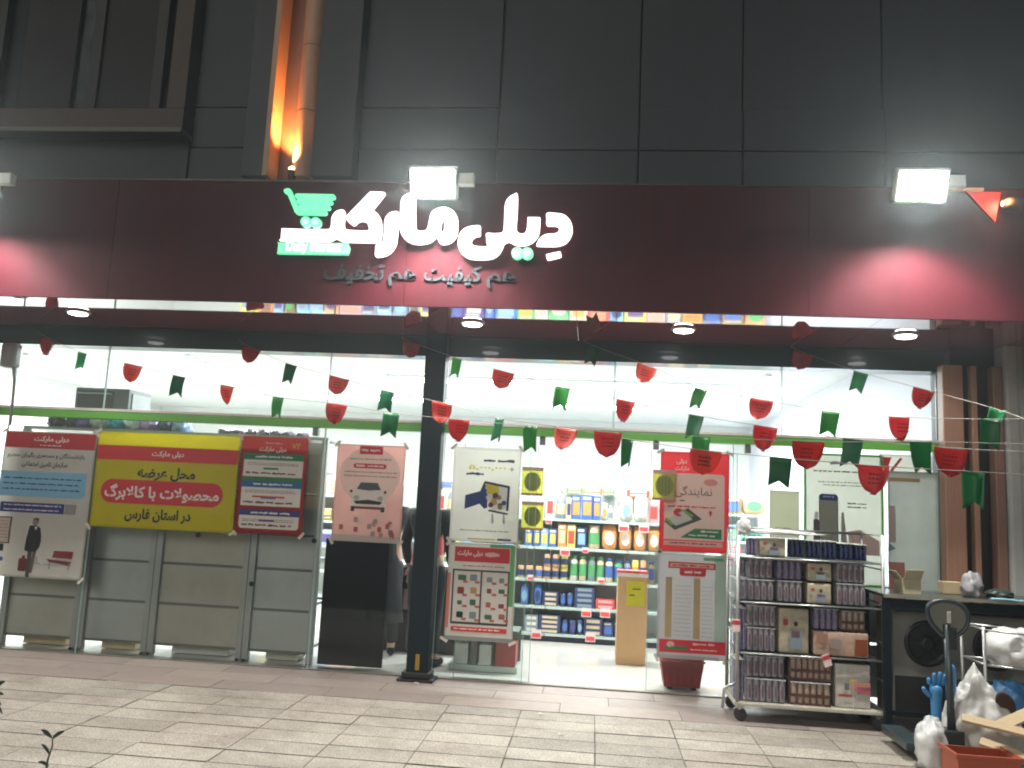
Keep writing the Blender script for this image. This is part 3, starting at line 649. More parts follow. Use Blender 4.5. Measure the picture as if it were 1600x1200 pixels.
for cx0 in (.085, .33):
    for rr_ in range(4):
        for cc in range(2):
            cx, cz = cx0 + cc * .11 + r.uniform(0, .02), .50 - rr_ * .105 + r.uniform(-.01, .01)
            P.shape(rrect(cx, cx + r.uniform(.04, .075), cz, cz + r.uniform(.035, .06), .01), ink(r.choice(('#8e3a34', '#7d8a8c', '#b09050', '#3c6a4a', '#3d4a70', '#c8bfae', '#a86050', '#22222a'))))
            P.sheet(cx + .045, cx + .085, cz - .02, cz + .0, ink('#bf5a54'))
P.sheet(.055, w - .055, .075, .115, Rd); P.lines(.08, .5, .095, .018, Wt, 73)
P.sheet(.0, w, .004, .035, ink('#8c8a88'))
# 7 red and white agency poster
P = Poster('poster', 'red bordered white poster with a tilted phone map on the sliding door', .567, 1.153, 1.172, 2.022, ink('#cf3b40'), .004, y=YG + .02, seed=9)
w, h = P.w, P.h
P.shape(rrect(.04, w - .04, .10, h - .185, .03, corners=(0, 1, 0, 0)), ink('#d9d6c8')); P.up()
P.text('\u062f\u06cc\u0644\u06cc', .135, .225, h - .085, .05, Wt, bold=.035); P.text('\u0645\u0627\u0631\u06a9\u062a', .125, .245, h - .145, .05, Wt, bold=.035)
P.text('\u0646\u0645\u0627\u06cc\u0646\u062f\u06af\u06cc', .13, .44, h - .34, .10, ink('#5b5a56'), bold=.0)
P.shape(circ(.43, h - .255, .03, sx=2), ink('#d8948c')); P.lines(.17, .24, h - .42, .02, Gy, 80); P.lines(.07, .47, h - .47, .022, Rd, 81)
P.shape([(.04, .25), (.13, .18), (.36, .28), (.24, .37)], ink('#4b5450')); P.up()
P.shape([(.06, .27), (.14, .215), (.28, .275), (.2, .345)], ink('#c9ccc0')); P.shape([(.045, .265), (.10, .215), (.13, .23), (.06, .285)], ink('#87a238')); P.shape([(.2, .36), (.29, .31), (.27, .29), (.175, .345)], ink('#87a238'))
P.shape(circ(.16, .33, .035, sx=1.2), Rd); P.shape([(.43, .36), (.415, .34), (.43, .30), (.445, .34)], Rd)
P.shape([(.18, .12), (.30, .20), (w - .06, .20), (w - .06, .115)], ink('#2f8a54')); P.up(); P.lines(.35, .5, .175, .024, Wt, 82); P.lines(.25, .47, .14, .022, Wt, 83)
P.sheet(.04, w - .05, .05, .09, ink('#d6b8ac')); P.lines(.09, .5, .07, .02, Gy, 84)
# 8 table poster
P = Poster('poster', 'grey white table poster with two tan columns, lower one on the sliding door', .567, 1.142, .288, 1.156, ink('#bdb9b8'), .004, y=YG + .02, seed=12)
w, h = P.w, P.h
P.sheet(w - .10, w, .12, h, ink('#a9bdb2')); P.up(); P.sheet(.38, w - .03, h - .05, h - .025, ink('#5fa36a'))
P.sheet(.085, w - .095, h - .125, h - .07, Rd); P.up(); P.sheet(.10, w - .11, h - .112, h - .083, ink('#d9c4b0')); P.lines(.12, .45, h - .1, .022, Rd, 91)
P.shape(rrect(.18, .40, h - .185, h - .125, .02, corners=(1, 0, 0, 1)), Rd); P.up(); P.lines(.22, .36, h - .155, .026, Wt, 92)
for a in (.065, .30): P.sheet(a, a + .055, .17, h - .2, ink('#b09a70'))
for i in range(13): P.lines(.14, .28, .19 + i * .034, .008, ink('#96939a'), 93 + i); P.lines(.37, .46, .19 + i * .034, .008, ink('#96939a'), 193 + i)
P.sheet(.02, w, .05, .155, Rd); P.up(); P.sheet(.06, .26, .075, .105, ink('#3f7d4e')); P.shape(circ(.115, .115, .025, sx=1.3), ink('#d0a9a0')); P.lines(.30, .48, .125, .03, ink('#dcc0b4'), 95); P.lines(.28, .5, .08, .012, Wt, 96)
P.sheet(.0, w - .06, .0, .03, ink('#9c9c9a'))
# 9 phone poster with green frame, behind the glass
P = Poster('poster', 'pale poster of a blue topped phone in a green frame behind the roll cage', 1.775, 2.432, .96, 2.062, ink('#dadbd2'), .004, y=YG + .03, seed=14)
w, h = P.w, P.h; gf = ink('#5cb850')
P.sheet(0, .022, 0, h, gf); P.sheet(w - .022, w, 0, h, gf); P.sheet(.022, w - .022, h - .02, h, gf); P.sheet(.022, w - .022, 0, .02, gf)
P.lines(.22, .42, h - .085, .045, ink('#8c96b8'), 101); P.lines(.08, .5, h - .155, .02, Gy, 102); P.lines(.12, .5, h - .245, .014, Gy, 103); P.lines(.16, .5, h - .27, .014, Gy, 104)
P.shape(rrect(.125, .285, .20, h - .345, .03), ink('#575a78')); P.up(); P.sheet(.135, .275, .22, h - .40, ink('#c6c3b0')); P.shape(rrect(.13, .28, h - .40, h - .35, .02), ink('#2c3f9c')); P.lines(.16, .25, h - .37, .016, Wt, 105)
P.shape(rrect(.08, .125, .24, h - .56, .015), ink('#5c4658')); P.shape(rrect(.088, .12, h - .56, h - .50, .01), ink('#c8c8c4')); P.lines(.36, .52, h - .42, .02, Gy, 106); P.lines(.36, .52, h - .45, .02, Gy, 107)
P.shape([(.30, .25), (.31, h - .5), (.33, h - .49), (.36, .3)], ink('#9a8a88')); P.shape([(.38, .26), (.36, .45), (.46, .47), (w - .04, .38), (w - .04, .26)], ink('#c6a29c'))
# 10 big pale sheet
P = Poster('poster', 'large blank translucent sheet on the window next to the wooden post', 2.44, XR - .015, .84, 1.93, mat('greyish_film', '#c2c7c0', .5, var=.12, scale=3), .012, seed=15, lam=.35)
w, h = P.w, P.h
P.sheet(.0, .13, .02, .34, ink('#b0756c')); P.sheet(.0, .06, .5, .8, ink('#a89a90')); P.shape([(0, .42), (.06, .45), (0, .5)], ink('#6a9a82'))
P = Poster('poster', 'small cream sheet hanging behind the window left of the green frame', 1.50, 1.75, 1.33, 1.73, mat('cream_sheet', '#b9b9a2', .6, var=.04), .004, y=YG + .07, seed=16)
P.lines(.05, .18, .08, .014, Gy, 111)
P = Poster('poster', 'white sheet with red slanting strokes at the top right of the window', 2.40, XR - .03, 1.90, 2.075, paper, .003, y=YG + .03, seed=17)
P.shape([(.03, .15), (.10, .15), (.06, .03), (.03, .03)], Rd); P.shape([(.17, .15), (.19, .14), (.10, .02), (.08, .03)], Rd)
bx('tan_tape', (2.45, 2.70, YG - .052, YG - .050, 1.845, 1.875), ink('#a98a56')); tag(bpy.data.objects['tan_tape'], 'tan strip of tape along the top of the large blank sheet', 'tape')
# yellow melon posters inside
for (x, y, Y, lab) in ((832, 752, 7.9, 'upper yellow poster with a green melon left of the doorway'), (832, 806, 7.9, 'lower yellow poster with a green melon left of the doorway'), (1038, 758, 7.50, 'yellow poster with a green melon over the corner of the red door poster')):
    p = at(x, y, Y); P = Poster('poster', lab, p.x - .10, p.x + .10, p.z - .13, p.z + .13, ink('#c9c862'), .002, y=Y - .0, seed=x)
    P.shape(circ(.10, .125, .09, 18, .86), ink('#8a8f4a')); P.sheet(0, .2, .225, .26, ink('#c9a0a0')); P.sheet(0, .2, .0, .022, ink('#c08a80'))
    P.up()
    for k in range(4): P.shape([(.05 + .028*k, .055), (.06 + .028*k, .055), (.06 + .028*k, .20), (.05 + .028*k, .20)], ink('#747a3c'))

# ------------------------------------------------------------------ bunting
red_f = [mat('red_pennant_%d' % i, c, .42, var=.06, scale=6) for i, c in enumerate(('#c63c3a', '#d2503f', '#b5342f'))]
grn_f = [mat('green_pennant_%d' % i, c, .42, var=.06, scale=6) for i, c in enumerate(('#24804c', '#1a6e46', '#38963f'))]
for m in red_f + grn_f: glow_through(m, .5)
twine = mat('pale_twine', (.30, .29, .26), .7)
def flag_mesh(kind, w, h, seed):
    r = random.Random(seed); bm = bmesh.new(); nx, nz = 8, 7; tw = r.uniform(-.5, .5); cu = r.uniform(.004, .022); fold = r.random() < .2
    V = {}
    for j in range(nz + 1):
        v = j / nz
        for i in range(nx + 1):
            u = i / nx * 2 - 1
            if kind == 'r': half = w/2 * (math.sqrt(max(0, 1 - max(0, (v - .1) / .9) ** 2.2)) * .98 + .02); depth = h * v
            else: half = w/2 * (1 - .12 * v); depth = h * (v if v < .99 else 1) * (1 - .22 * (1 - abs(u)) * v ** 3)
            x = u * half; z = -depth
            y = cu * cos(u * 1.5) + tw * (v ** 1.5) * x * .9 + .012 * sin(3 * v + seed)
            if fold and u > .35: y -= (u - .35) * w * .5; x -= (u - .35) * w * .28
            V[i, j] = bm.verts.new((x, y, z))
    for j in range(nz):
        for i in range(nx):
            f = bm.faces.new((V[i, j], V[i, j+1], V[i+1, j+1], V[i+1, j])); f.smooth = True
    bmesh.ops.remove_doubles(bm, verts=bm.verts[:], dist=.0004)
    bmesh.ops.solidify(bm, geom=bm.faces[:], thickness=.0008); return bm
def bunting(label, flags, y0, y1, end):
    n = len(flags); pts = []
    s = thing('bunting', label, 'bunting', (0, 0, 0), group='red and green bunting across the shop front')
    for i, (k, x, y) in enumerate(flags):
        Y = y0 + (y1 - y0) * i / (n - 1); p = at(x, y, Y); pts.append(p)
    ends = [pts[0] + (pts[0] - pts[1]) * .45 + Vector((0, 0, .03))] + pts + end
    line = smooth_loop([tuple(p) for p in ends], 3, closed=False)
    # sag lightly between flags
    tb('string', line, .0022, twine, s, n=5)
    for i, ((k, x, y), p) in enumerate(zip(flags, pts)):
        w, h = (.172, .148) if k == 'r' else (.112, .168)
        sd = int(x * 7 + y); r = random.Random(sd)
        bm = flag_mesh(k, w * r.uniform(.95, 1.05), h * r.uniform(.95, 1.05), sd)
        o = mesh('red_flag' if k == 'r' else 'green_flag', bm, r.choice(red_f if k == 'r' else grn_f), s)
        a = pts[min(i+1, n-1)] - pts[max(i-1, 0)]
        o.location = p; o.rotation_euler = (r.uniform(-.12, .12), math.atan2(-(a.z), math.hypot(a.x, a.y)) * .8, r.uniform(-.45, .35) + math.atan2(a.y, a.x) * .35)
        if k == 'r':
            pm_ = bmesh.new(); rr2 = random.Random(sd + 1)
            for q in range(3):
                zz_ = -.045 - q * .022; x_ = -.035
                while x_ < .03:
                    ww = rr2.uniform(.008, .018); vs = [pm_.verts.new((a_, -.003 + .0, b_)) for a_, b_ in ((x_, zz_), (x_ + ww, zz_), (x_ + ww, zz_ + .009), (x_, zz_ + .009))]; pm_.faces.new(vs); x_ += ww + .004
            # print follows the cloth loosely
            for v in pm_.verts:
                vv = -v.co.z / h; uu = v.co.x / (w/2); tw_ = random.Random(sd); t0 = tw_.uniform(-.5, .5); c0 = tw_.uniform(.004, .022)
                v.co.y = c0 * cos(uu * 1.5) + t0 * (vv ** 1.5) * v.co.x * .9 + .012 * sin(3 * vv + sd) - .0022
            mesh('flag_print', pm_, ink('#7a1c20'), o)
bunting('lowest bunting string starting at the far upper left of the window', [('r',80,531),('g',132,552),('r',209,570),('g',280,588),('r',356,603),('g',436,621),('r',526,631),('g',612,645),('r',722,656),('g',830,666),('r',950,675),('g',1096,682),('r',1263,690),('g',1440,690)], 7.38, 4.6, [at(1600, 694, 4.4), at(1760, 698, 4.2)])
bunting('bunting string starting over the red poster with three boxes', [('r',394,544),('g',456,570),('r',530,590),('g',607,612),('r',691,629),('g',782,654),('r',884,668),('g',985,687),('r',1103,704),('g',1220,715),('r',1370,728),('g',1524,737)], 7.38, 4.1, [at(1700, 748, 3.9)])
bunting('bunting string starting at the top of the black pillar', [('r',645,535),('g',716,560),('r',787,580),('g',880,605),('r',982,627),('g',1087,649),('r',1200,667),('g',1332,686),('r',1487,700)], 7.40, 4.7, [at(1600, 706, 4.5), at(1760, 714, 4.3)])
bunting('bunting string starting on the dark beam over the doorway', [('g',930,541),('r',1012,571),('g',1095,606),('r',1190,624),('g',1298,643),('r',1412,652),('g',1546,655)], 7.40, 5.0, [at(1620, 654, 4.85), at(1760, 652, 4.7)])
bunting('topmost short bunting string starting above the right end of the window', [('r',1256,551),('g',1346,582),('r',1447,609),('g',1560,640),('r',1640,668)], 7.40, 5.9, [at(1760, 700, 5.6)])

# ------------------------------------------------------------------ steel shelf backs behind the left window
steel = mat('grey_steel_sheet', (.38, .405, .40), .5, metal=.35, var=.14, scale=2.2, bump=.04)
steel2 = mat('worn_olive_steel_sheet', (.40, .38, .33), .55, metal=.25, var=.16, scale=2.5, bump=.04)
post_m = mat('light_grey_upright', (.33, .35, .34), .4, metal=.3, var=.08)
BX = [-5.43, -4.66, -3.98, -3.09, -2.44]
for i, (a, b) in enumerate(zip(BX, BX[1:])):
    lab = ('back of a grey steel shelf unit under the walking man poster', 'back of a grey steel shelf unit under the left half of the yellow banner',
           'wide grey steel shelf back under the right half of the yellow banner', 'back of a grey steel shelf unit beside the black board')[i]
    t = thing('shelf_unit', lab, 'shelf unit', (a, 7.70, 0), group='steel shelf units with their backs to the window'); w = b - a
    H = 2.0
    bx('upright', (0, .06, -.03, .03, .0, H), post_m, t, bev=.004); bx('upright', (w - .058, w - .004, -.028, .03, .0, H), post_m, t, bev=.004)
    sm = (steel2, steel, steel2, steel)[i]
    cuts = [.10, .46, .82, 1.13, 1.5, H - .01]
    for c, d in zip(cuts, cuts[1:]):
        bx('back_panel', (.062, w - .062, .0 + .004 * random.random(), .012, c + .012, d - .012), sm, t, bev=.003)
        bx('cross_rail', (.062, w - .062, .002, .014, c - .0115, c + .0115), mat('dark_rail', (.16, .165, .15), .8), t)
    for z in (.12, .5, .9, 1.3, 1.7): bx('shelf_board', (.06, w - .06, .016, .42, z, z + .025), post_m, t)
    bx('top_board', (.0, w - .004, -.02, .43, H + .002, H + .03), post_m, t)
    for c in (.03, w - .03): bm = bmesh.new(); lathe(bm, [(.014, 0), (.018, .005), (.012, .02)], c=(c, -.05, .008)); mesh('adjusting_foot', bm, black, t)
    # goods showing under the back panels
    gcol = ('#c9b48c', '#d8c8a0', '#d9dcd4', '#d0cdb9')[i]
    g = bx('carton', (a + .18, b - .17, 7.80, 8.0, .014, .085), paint(gcol, .5), bev=.004); tag(g, 'pale carton lying low behind the gap of the %s shelf back from the left' % ORD[i], 'carton', 'cartons behind the gap under the shelf backs')
for (a, m_) in ((-4.05, '#d9dcd8'),):
    pass
for (px, py, lab) in ((310, 836, 'small black sticker pad under the yellow banner'), (491, 845, 'small black sticker pad right of the red poster'), (393, 1000 - 88, 'small dark knob on the cross rail')):
    p = at(px, py, YG - .03); bm = bmesh.new(); lathe(bm, [(.022, 0), (.022, .006), (.012, .012)], n=14); o = mesh('glass_pad', bm, black); o.location = p; o.rotation_euler = (RAD(90), 0, 0); tag(o, lab, 'pad')
bb = bx('black_board', (-2.395, -1.81, 7.69, 7.72, .02, 1.12), mat('matt_black_board', (.005, .006, .006), .75, spec=.15), bev=.004)
tag(bb, 'tall black board leaning inside under the car poster', 'board')

# oven box and bags on top of the shelf units
ov = thing('oven', 'dark grey oven box standing above the green bar on the left', 'oven', (-5.15, 8.0, 2.032))
bx('casing', (0, .56, .0, .42, .0, .42), mat('dark_grey_enamel', (.12, .14, .14), .4), ov, bev=.01)
bx('door_glass', (.03, .40, -.008, -.001, .05, .39), mat('smoked_glass', (.05, .07, .065), .1), ov); bx('side_panel', (.561, .572, .05, .38, .05, .38), mat('grey_enamel', (.25, .27, .27), .4), ov)
tb('handle', [(.05, -.01, .36), (.05, -.04, .36), (.38, -.04, .36), (.38, -.01, .36)], .008, paint('#aab0b0', .3), ov)
def bag(name, label, cat, c, sz, m, seed, group=None, par=None):
    bm = bmesh.new(); bmesh.ops.create_uvsphere(bm, u_segments=30, v_segments=20, radius=1)
    for v in bm.verts:
        n_ = - (1 - min(1, abs(noise.noise(v.co * 2.6 + Vector((seed, 5, 2)))) * 3)) * .09 + noise.noise(v.co * 2.2 + Vector((seed * 3.3, 0, 0))) * .28 + noise.noise(v.co * 6 + Vector((0, seed, 0))) * .10
        q = v.co * (1 + n_); q.z = max(q.z, -.72)
        v.co = Vector((q.x * sz[0], q.y * sz[1], (q.z + .72) / 1.72 * sz[2]))
    for f in bm.faces: f.smooth = True
    o = mesh(name, bm, m, par, c)
    if label: tag(o, label, cat, group)
    return o
for i, (px, hx, lab) in enumerate(((92, '#232a3a', 'dark blue bag'), (118, '#2c3444', 'slate blue bag'), (137, '#7c5fae', 'violet bag'), (160, '#cfd2cc', 'white bag'), (187, '#1f9fb8', 'turquoise bag'), (212, '#b9c6cc', 'pale blue bag'), (236, '#a77fc9', 'lilac bag'), (262, '#27405e', 'navy bag'), (286, '#7d9ccc', 'light blue bag'))):
    p = at(px, 672, 7.95); nm = ('first', 'second', 'third', 'fourth', 'fifth', 'sixth', 'seventh', 'eighth', 'ninth')[i]
    bag('plastic_bag', f'{lab} on top of the shelf units, {nm} from the left', 'bag', (p.x, 7.93, 2.03), (.085, .12, .15), mat('bag_film_' + hx[1:], hx, .3, bump=.4, var=.2), i, 'bags on top of the shelf units')
for i, px in enumerate((352, 372, 392, 412, 432, 452, 474)):
    p = at(px, 690, 7.95)
    bag('plastic_bag', 'pinkish grey bag on the shelf top above the red poster, %s from the left' % ORD[i], 'bag', (p.x, 7.93, 2.03), (.06, .1, .07), mat('bag_film_mauve', '#8f7a9a', .3, bump=.4, var=.3), 20 + i, 'bags on top of the shelf units')

# ------------------------------------------------------------------ gondolas with goods
shelf_m = mat('pale_green_shelf_steel', (.52, .62, .57), .4, var=.05)
goods = {}
def good_mesh(kind, w, h, c1, c2, d):
    """one package standing on z=0, x centred, front at y=0; returns list of (part name, mesh)"""
    key = (kind, round(w, 2), round(h, 2), c1, c2)
    if key in goods: return goods[key]
    def fin(nm, bm, m):
        me = bpy.data.meshes.new(nm); bm.to_mesh(me); bm.free(); me.materials.append(m); return (nm, me)
    P1, P2 = mat('pack_' + c1[1:], c1, .35, var=.1, scale=25), mat('pack_' + c2[1:], c2, .35, var=.1, scale=25)
    out = []
    if kind in ('box', 'stack'):
        bm = bmesh.new(); box(bm, -w/2, w/2, 0, d, 0, h, bev=.002); out.append(fin('carton', bm, P1))
        bm = bmesh.new(); n = 1 if kind == 'box' else max(2, int(h / .05))
        for k in range(n):
            z0 = h * (k + .18) / n; z1 = h * (k + .72) / n
            box(bm, -w*.36, w*.36, -.0015, -.0003, z0, z1)
        out.append(fin('front_label', bm, P2))
        if kind == 'box':
            bm = bmesh.new(); r3 = random.Random(int(w * 1000 + h * 100)); box(bm, -w*.42, w*r3.uniform(.1, .42), -.0028, -.0017, h*.80, h*.92)
            out.append(fin('print_band', bm, mat('pack_offwhite', '#ddd8cc', .4)))
    elif kind == 'bag':
        bm = bmesh.new(); bmesh.ops.create_uvsphere(bm, u_segments=10, v_segments=8, radius=1)
        for v in bm.verts:
            x, y, z = v.co; e = lambda q: math.copysign(abs(q) ** .45, q)
            v.co = (e(x) * w/2, d/2 + e(y) * d/2 * (1 - .5 * max(0, z) ** 2), (e(z) + 1) / 2 * h)
        for f in bm.faces: f.smooth = True
        out.append(fin('pouch', bm, P1))
        bm = bmesh.new(); pts = [(w*.33*cos(a), -.004, h*.45 + h*.27*sin(a)) for a in [2*pi*i/12 for i in range(12)]]
        bm.faces.new([bm.verts.new(p) for p in pts]); out.append(fin('front_label', bm, P2))
    else:   # jar, can, bottle
        r = w/2 * .96; bm = bmesh.new()
        if kind == 'can': lathe(bm, [(r*.94, 0), (r, .006), (r, h - .006), (r*.92, h)], c=(0, r, 0), n=12)
        elif kind == 'jar': lathe(bm, [(r*.9, 0), (r, .01), (r, h*.78), (r*.72, h*.86), (r*.72, h*.88)], c=(0, r, 0), n=12)
        else: lathe(bm, [(r*.9, 0), (r, .01), (r, h*.6), (r*.4, h*.82), (r*.36, h*.9)], c=(0, r, 0), n=12)
        out.append(fin('container', bm, P1))
        bm = bmesh.new(); z0, z1 = (h*.2, h*.7) if kind != 'bottle' else (h*.15, h*.5); n = 12; R = [[bm.verts.new(((r + .0012) * cos(2*pi*k/n), r + (r + .0012) * sin(2*pi*k/n), z)) for k in range(n)] for z in (z0, z1)]
        for k in range(n): f = bm.faces.new((R[0][k], R[0][(k+1) % n], R[1][(k+1) % n], R[1][k])); f.smooth = True
        out.append(fin('wrap_label', bm, P2))
        if kind != 'can':
            bm = bmesh.new(); q = r*.75 if kind == 'jar' else r*.42; lathe(bm, [(q, h*.885), (q, h), (q*.9, h + .003)], c=(0, r, 0), n=12); out.append(fin('lid', bm, P2))
    goods[key] = out; return out
KN = {'box': 'box', 'stack': 'carton', 'bag': 'packet', 'can': 'can', 'jar': 'jar', 'bottle': 'bottle'}
CN = {'#e8e2d6': 'white', '#4a6cb0': 'blue', '#e09a55': 'orange', '#33426a': 'navy blue', '#c8524a': 'red', '#dcc9a4': 'cream', '#5aa56c': 'green', '#dccb6a': 'yellow', '#7d6a4a': 'brown', '#8a97a4': 'grey', '#8fb7d8': 'light blue', '#c9a27c': 'tan', '#e0a8b0': 'pink', '#5a4a80': 'violet'}
def good(kind, x, y, z, w, h, c1, c2, d, label, group, rz=0.0):
    parts = good_mesh(kind, w, h, c1, c2, d)
    nm = {'box': 'carton_box', 'stack': 'carton_box', 'bag': 'food_packet', 'can': 'tin_can', 'jar': 'glass_jar', 'bottle': 'bottle'}[kind]
    t = thing(nm, label, KN[kind], (x, y, z), rz, group)
    for n_, me in parts: new_obj(n_, me, t)
    return t
def gondola(label, x0, x1, yf, zs, top, board=.34, back_m=None):
    t = thing('gondola', label, 'shelf unit', (x0, yf, 0), group='shop gondolas'); w = x1 - x0
    n = max(1, round(w / .95))
    for i in range(n + 1): bx('upright', (w*i/n - .02, w*i/n + .02, board + .0, board + .05, 0.01, top), post_m, t)
    for i in range(n): bx('back_panel', (w*i/n + .022, w*(i+1)/n - .022, board + .01, board + .03, .05, top), back_m or mat('pale_steel_panel', (.50, .52, .50), .5, var=.05), t)
    for z in zs:
        for i in range(n):
            s_ = bx('shelf_board', (w*i/n + .004, w*(i+1)/n - .004, 0, board - .002, z - .03, z - .001), shelf_m, t)
    bx('plinth', (0, w, .03, board, .01, .055), paint('#23283c', .5), t)
    return t
GY = 9.86
ZS5 = [.10, .395, .69, 1.05, 1.37]
gondola('main pale green gondola full of groceries facing the doorway', -2.3, 1.3, GY - .01, ZS5, 1.66)
def gpx(cx): return at(810 + cx / 3.16, 850, GY).x
rows = {
 4: [(40,'box','#e8e2d6','#dccb6a',.24,80,122),(0,'box','#e8e2d6','#c8524a',.27,128,170),(0,'bottle','#8a97a4','#dcc9a4',.33,176,228),(0,'box','#dcc9a4','#33426a',.24,232,254),(0,'box','#4a6cb0','#e09a55',.27,256,302),(0,'box','#4a6cb0','#e09a55',.28,306,362),(0,'box','#4a6cb0','#e09a55',.27,364,400),(0,'bag','#e8e2d6','#e09a55',.20,404,436),(0,'bottle','#e8e2d6','#8a97a4',.20,440,462),(0,'bottle','#e8e2d6','#e8e2d6',.21,466,492),(0,'bag','#e8e2d6','#8fb7d8',.28,497,562),(0,'bag','#e8e2d6','#e8e2d6',.29,568,636),(0,'box','#e0a8b0','#c8524a',.25,642,690),(0,'bag','#dcc9a4','#e09a55',.24,695,745)],
 3: [(0,'box','#4a6cb0','#dccb6a',.19,30,68),(0,'box','#4a6cb0','#dccb6a',.20,72,106),(0,'box','#8fb7d8','#dccb6a',.20,109,146),(0,'box','#4a6cb0','#dccb6a',.20,149,187),(0,'box','#e09a55','#dcc9a4',.26,192,235),(0,'box','#dccb6a','#c8524a',.26,238,281),(0,'box','#33426a','#8fb7d8',.23,286,335),(0,'can','#dcc9a4','#5aa56c',.26,341,403),(0,'bag','#e09a55','#e8e2d6',.28,410,488),(0,'bag','#e09a55','#e8e2d6',.28,496,560),(0,'bag','#e09a55','#e8e2d6',.28,568,632),(0,'bag','#e09a55','#e8e2d6',.27,640,700)],
 2: [(0,'can','#c9a27c','#33426a',.135,0,34),(0,'can','#c9a27c','#33426a',.135,40,78),(0,'can','#c9a27c','#4a6cb0',.135,88,126),(1,'can','#c9a27c','#33426a',.135,128,164),(1,'can','#c9a27c','#33426a',.135,170,206),(1,'can','#dccb6a','#33426a',.135,211,250),(0,'jar','#e8e2d6','#5aa56c',.27,258,298),(0,'jar','#dcc9a4','#5aa56c',.27,303,340),(0,'jar','#8a97a4','#5aa56c',.27,345,385),(0,'jar','#dcc9a4','#5aa56c',.27,390,428),(0,'jar','#dcc9a4','#4a6cb0',.26,432,472),(0,'jar','#5aa56c','#4a6cb0',.25,476,522),(0,'jar','#8a97a4','#4a6cb0',.25,526,560),(0,'can','#dccb6a','#e09a55',.26,563,600),(0,'can','#c9a27c','#33426a',.26,603,637),(0,'jar','#7d6a4a','#33426a',.25,642,680)],
 1: [(0,'bag','#4a6cb0','#8fb7d8',.22,20,60),(0,'bag','#4a6cb0','#33426a',.24,86,126),(0,'stack','#33426a','#dcc9a4',.16,130,208),(0,'bag','#33426a','#4a6cb0',.16,214,246),(0,'bag','#33426a','#4a6cb0',.17,249,281),(0,'stack','#33426a','#8a97a4',.23,286,385),(0,'stack','#c8524a','#e0a8b0',.11,390,485),(0,'stack','#c8524a','#dcc9a4',.12,490,560),(0,'bag','#33426a','#4a6cb0',.2,565,620)],
 0: [(0,'stack','#8a97a4','#e8e2d6',.19,48,112),(0,'stack','#33426a','#dcc9a4',.20,116,222),(0,'bag','#33426a','#4a6cb0',.17,226,262),(0,'bag','#33426a','#5a4a80',.17,266,300),(0,'bag','#33426a','#8fb7d8',.18,303,332),(0,'stack','#33426a','#dcc9a4',.19,336,428),(0,'box','#33426a','#4a6cb0',.16,432,480),(0,'box','#33426a','#4a6cb0',.17,486,540),(0,'stack','#5a4a80','#33426a',.18,545,620)],
}
SN = ['bottom', 'fourth', 'third', 'second', 'top']
for r_, items in rows.items():
    # goods further left, behind the leaflets, continue the row
    cnt = 0; ext = []
    xcur = -40
    rr_ = random.Random(r_)
    while xcur > -400:
        k = rr_.choice(items); wpx = k[6] - k[5]; ext.append((0, k[1], k[2], k[3], k[4], xcur - wpx, xcur)); xcur -= wpx + 5
    for (tw, kd, c1, c2, h, a, b) in list(reversed(ext)) + items:
        xa, xb = gpx(a), gpx(b); w = max(.05, xb - xa - .004); cnt += 1
        for q in range(2 if tw == 1 else 1):
            lab = f'{CN[c1]} and {CN[c2]} {KN[kd]} on {SN[r_]} shelf of main gondola, {ORD[cnt-1]} from left' + (', upper' if q else '')
            if c1 == c2: lab = lab.replace(f'{CN[c1]} and {CN[c2]}', f'all {CN[c1]}')
            good(kd, (xa + xb) / 2, GY + random.uniform(.0, .02), ZS5[r_] + q * .14, w, h, c1, c2, min(.26, max(.05, w)) if kd in ('can', 'jar', 'bottle') else .16, lab, 'goods on the gondola facing the doorway', random.uniform(-.03, .03) if kd != 'stack' else 0)
# price tags
TAGS = {'top': ((150, 360), (520, 392), (620, 395)), 'second': ((230, 510), (330, 505)), 'third': ((60, 640), (410, 655)), 'fourth': ((335, 812), (428, 815)), 'bottom': ((88, 918), (355, 935))}
for rn_, k_, (cx, cy) in [(a, k, q) for a, L in TAGS.items() for k, q in enumerate(L)]:
    p = at(810 + cx/3.16, 700 + cy/3.16, GY - .03); big = cy > 380 and cx not in (60, 410, 330)
    t = thing('price_tag', 'red and white price card on %s shelf edge of main gondola, %s from left' % (rn_, ORD[k_]), 'price tag', (p.x, GY - .03, p.z), group='price cards on the gondola')
    s_ = .055 if big else .035
    bx('card', (-s_, s_, 0, .002, -s_ * .9, s_ * .9), paint('#e9dcd8', .4), t); bx('red_field', (-s_ * .85, s_ * .85, -.0014, -.0004, -s_ * .7, s_ * .15), paint('#cf4a4e', .4), t)
# row of boxes lying on the top shelf edge and sign
for i, (cx, w, c1, c2) in enumerate(((265, .2, '#5aa56c', '#dcc9a4'), (440, .14, '#5aa56c', '#dcc9a4'), (590, .26, '#c8524a', '#e8e2d6'))):
    good('stack', gpx(cx), GY + .2, 1.662, w, .07, c1, c2, .12, f'{CN[c1]} {"green" if 0 else "flat"} carton lying on top of the main gondola, {ORD[i]} from the left', 'goods lying on top of the main gondola')

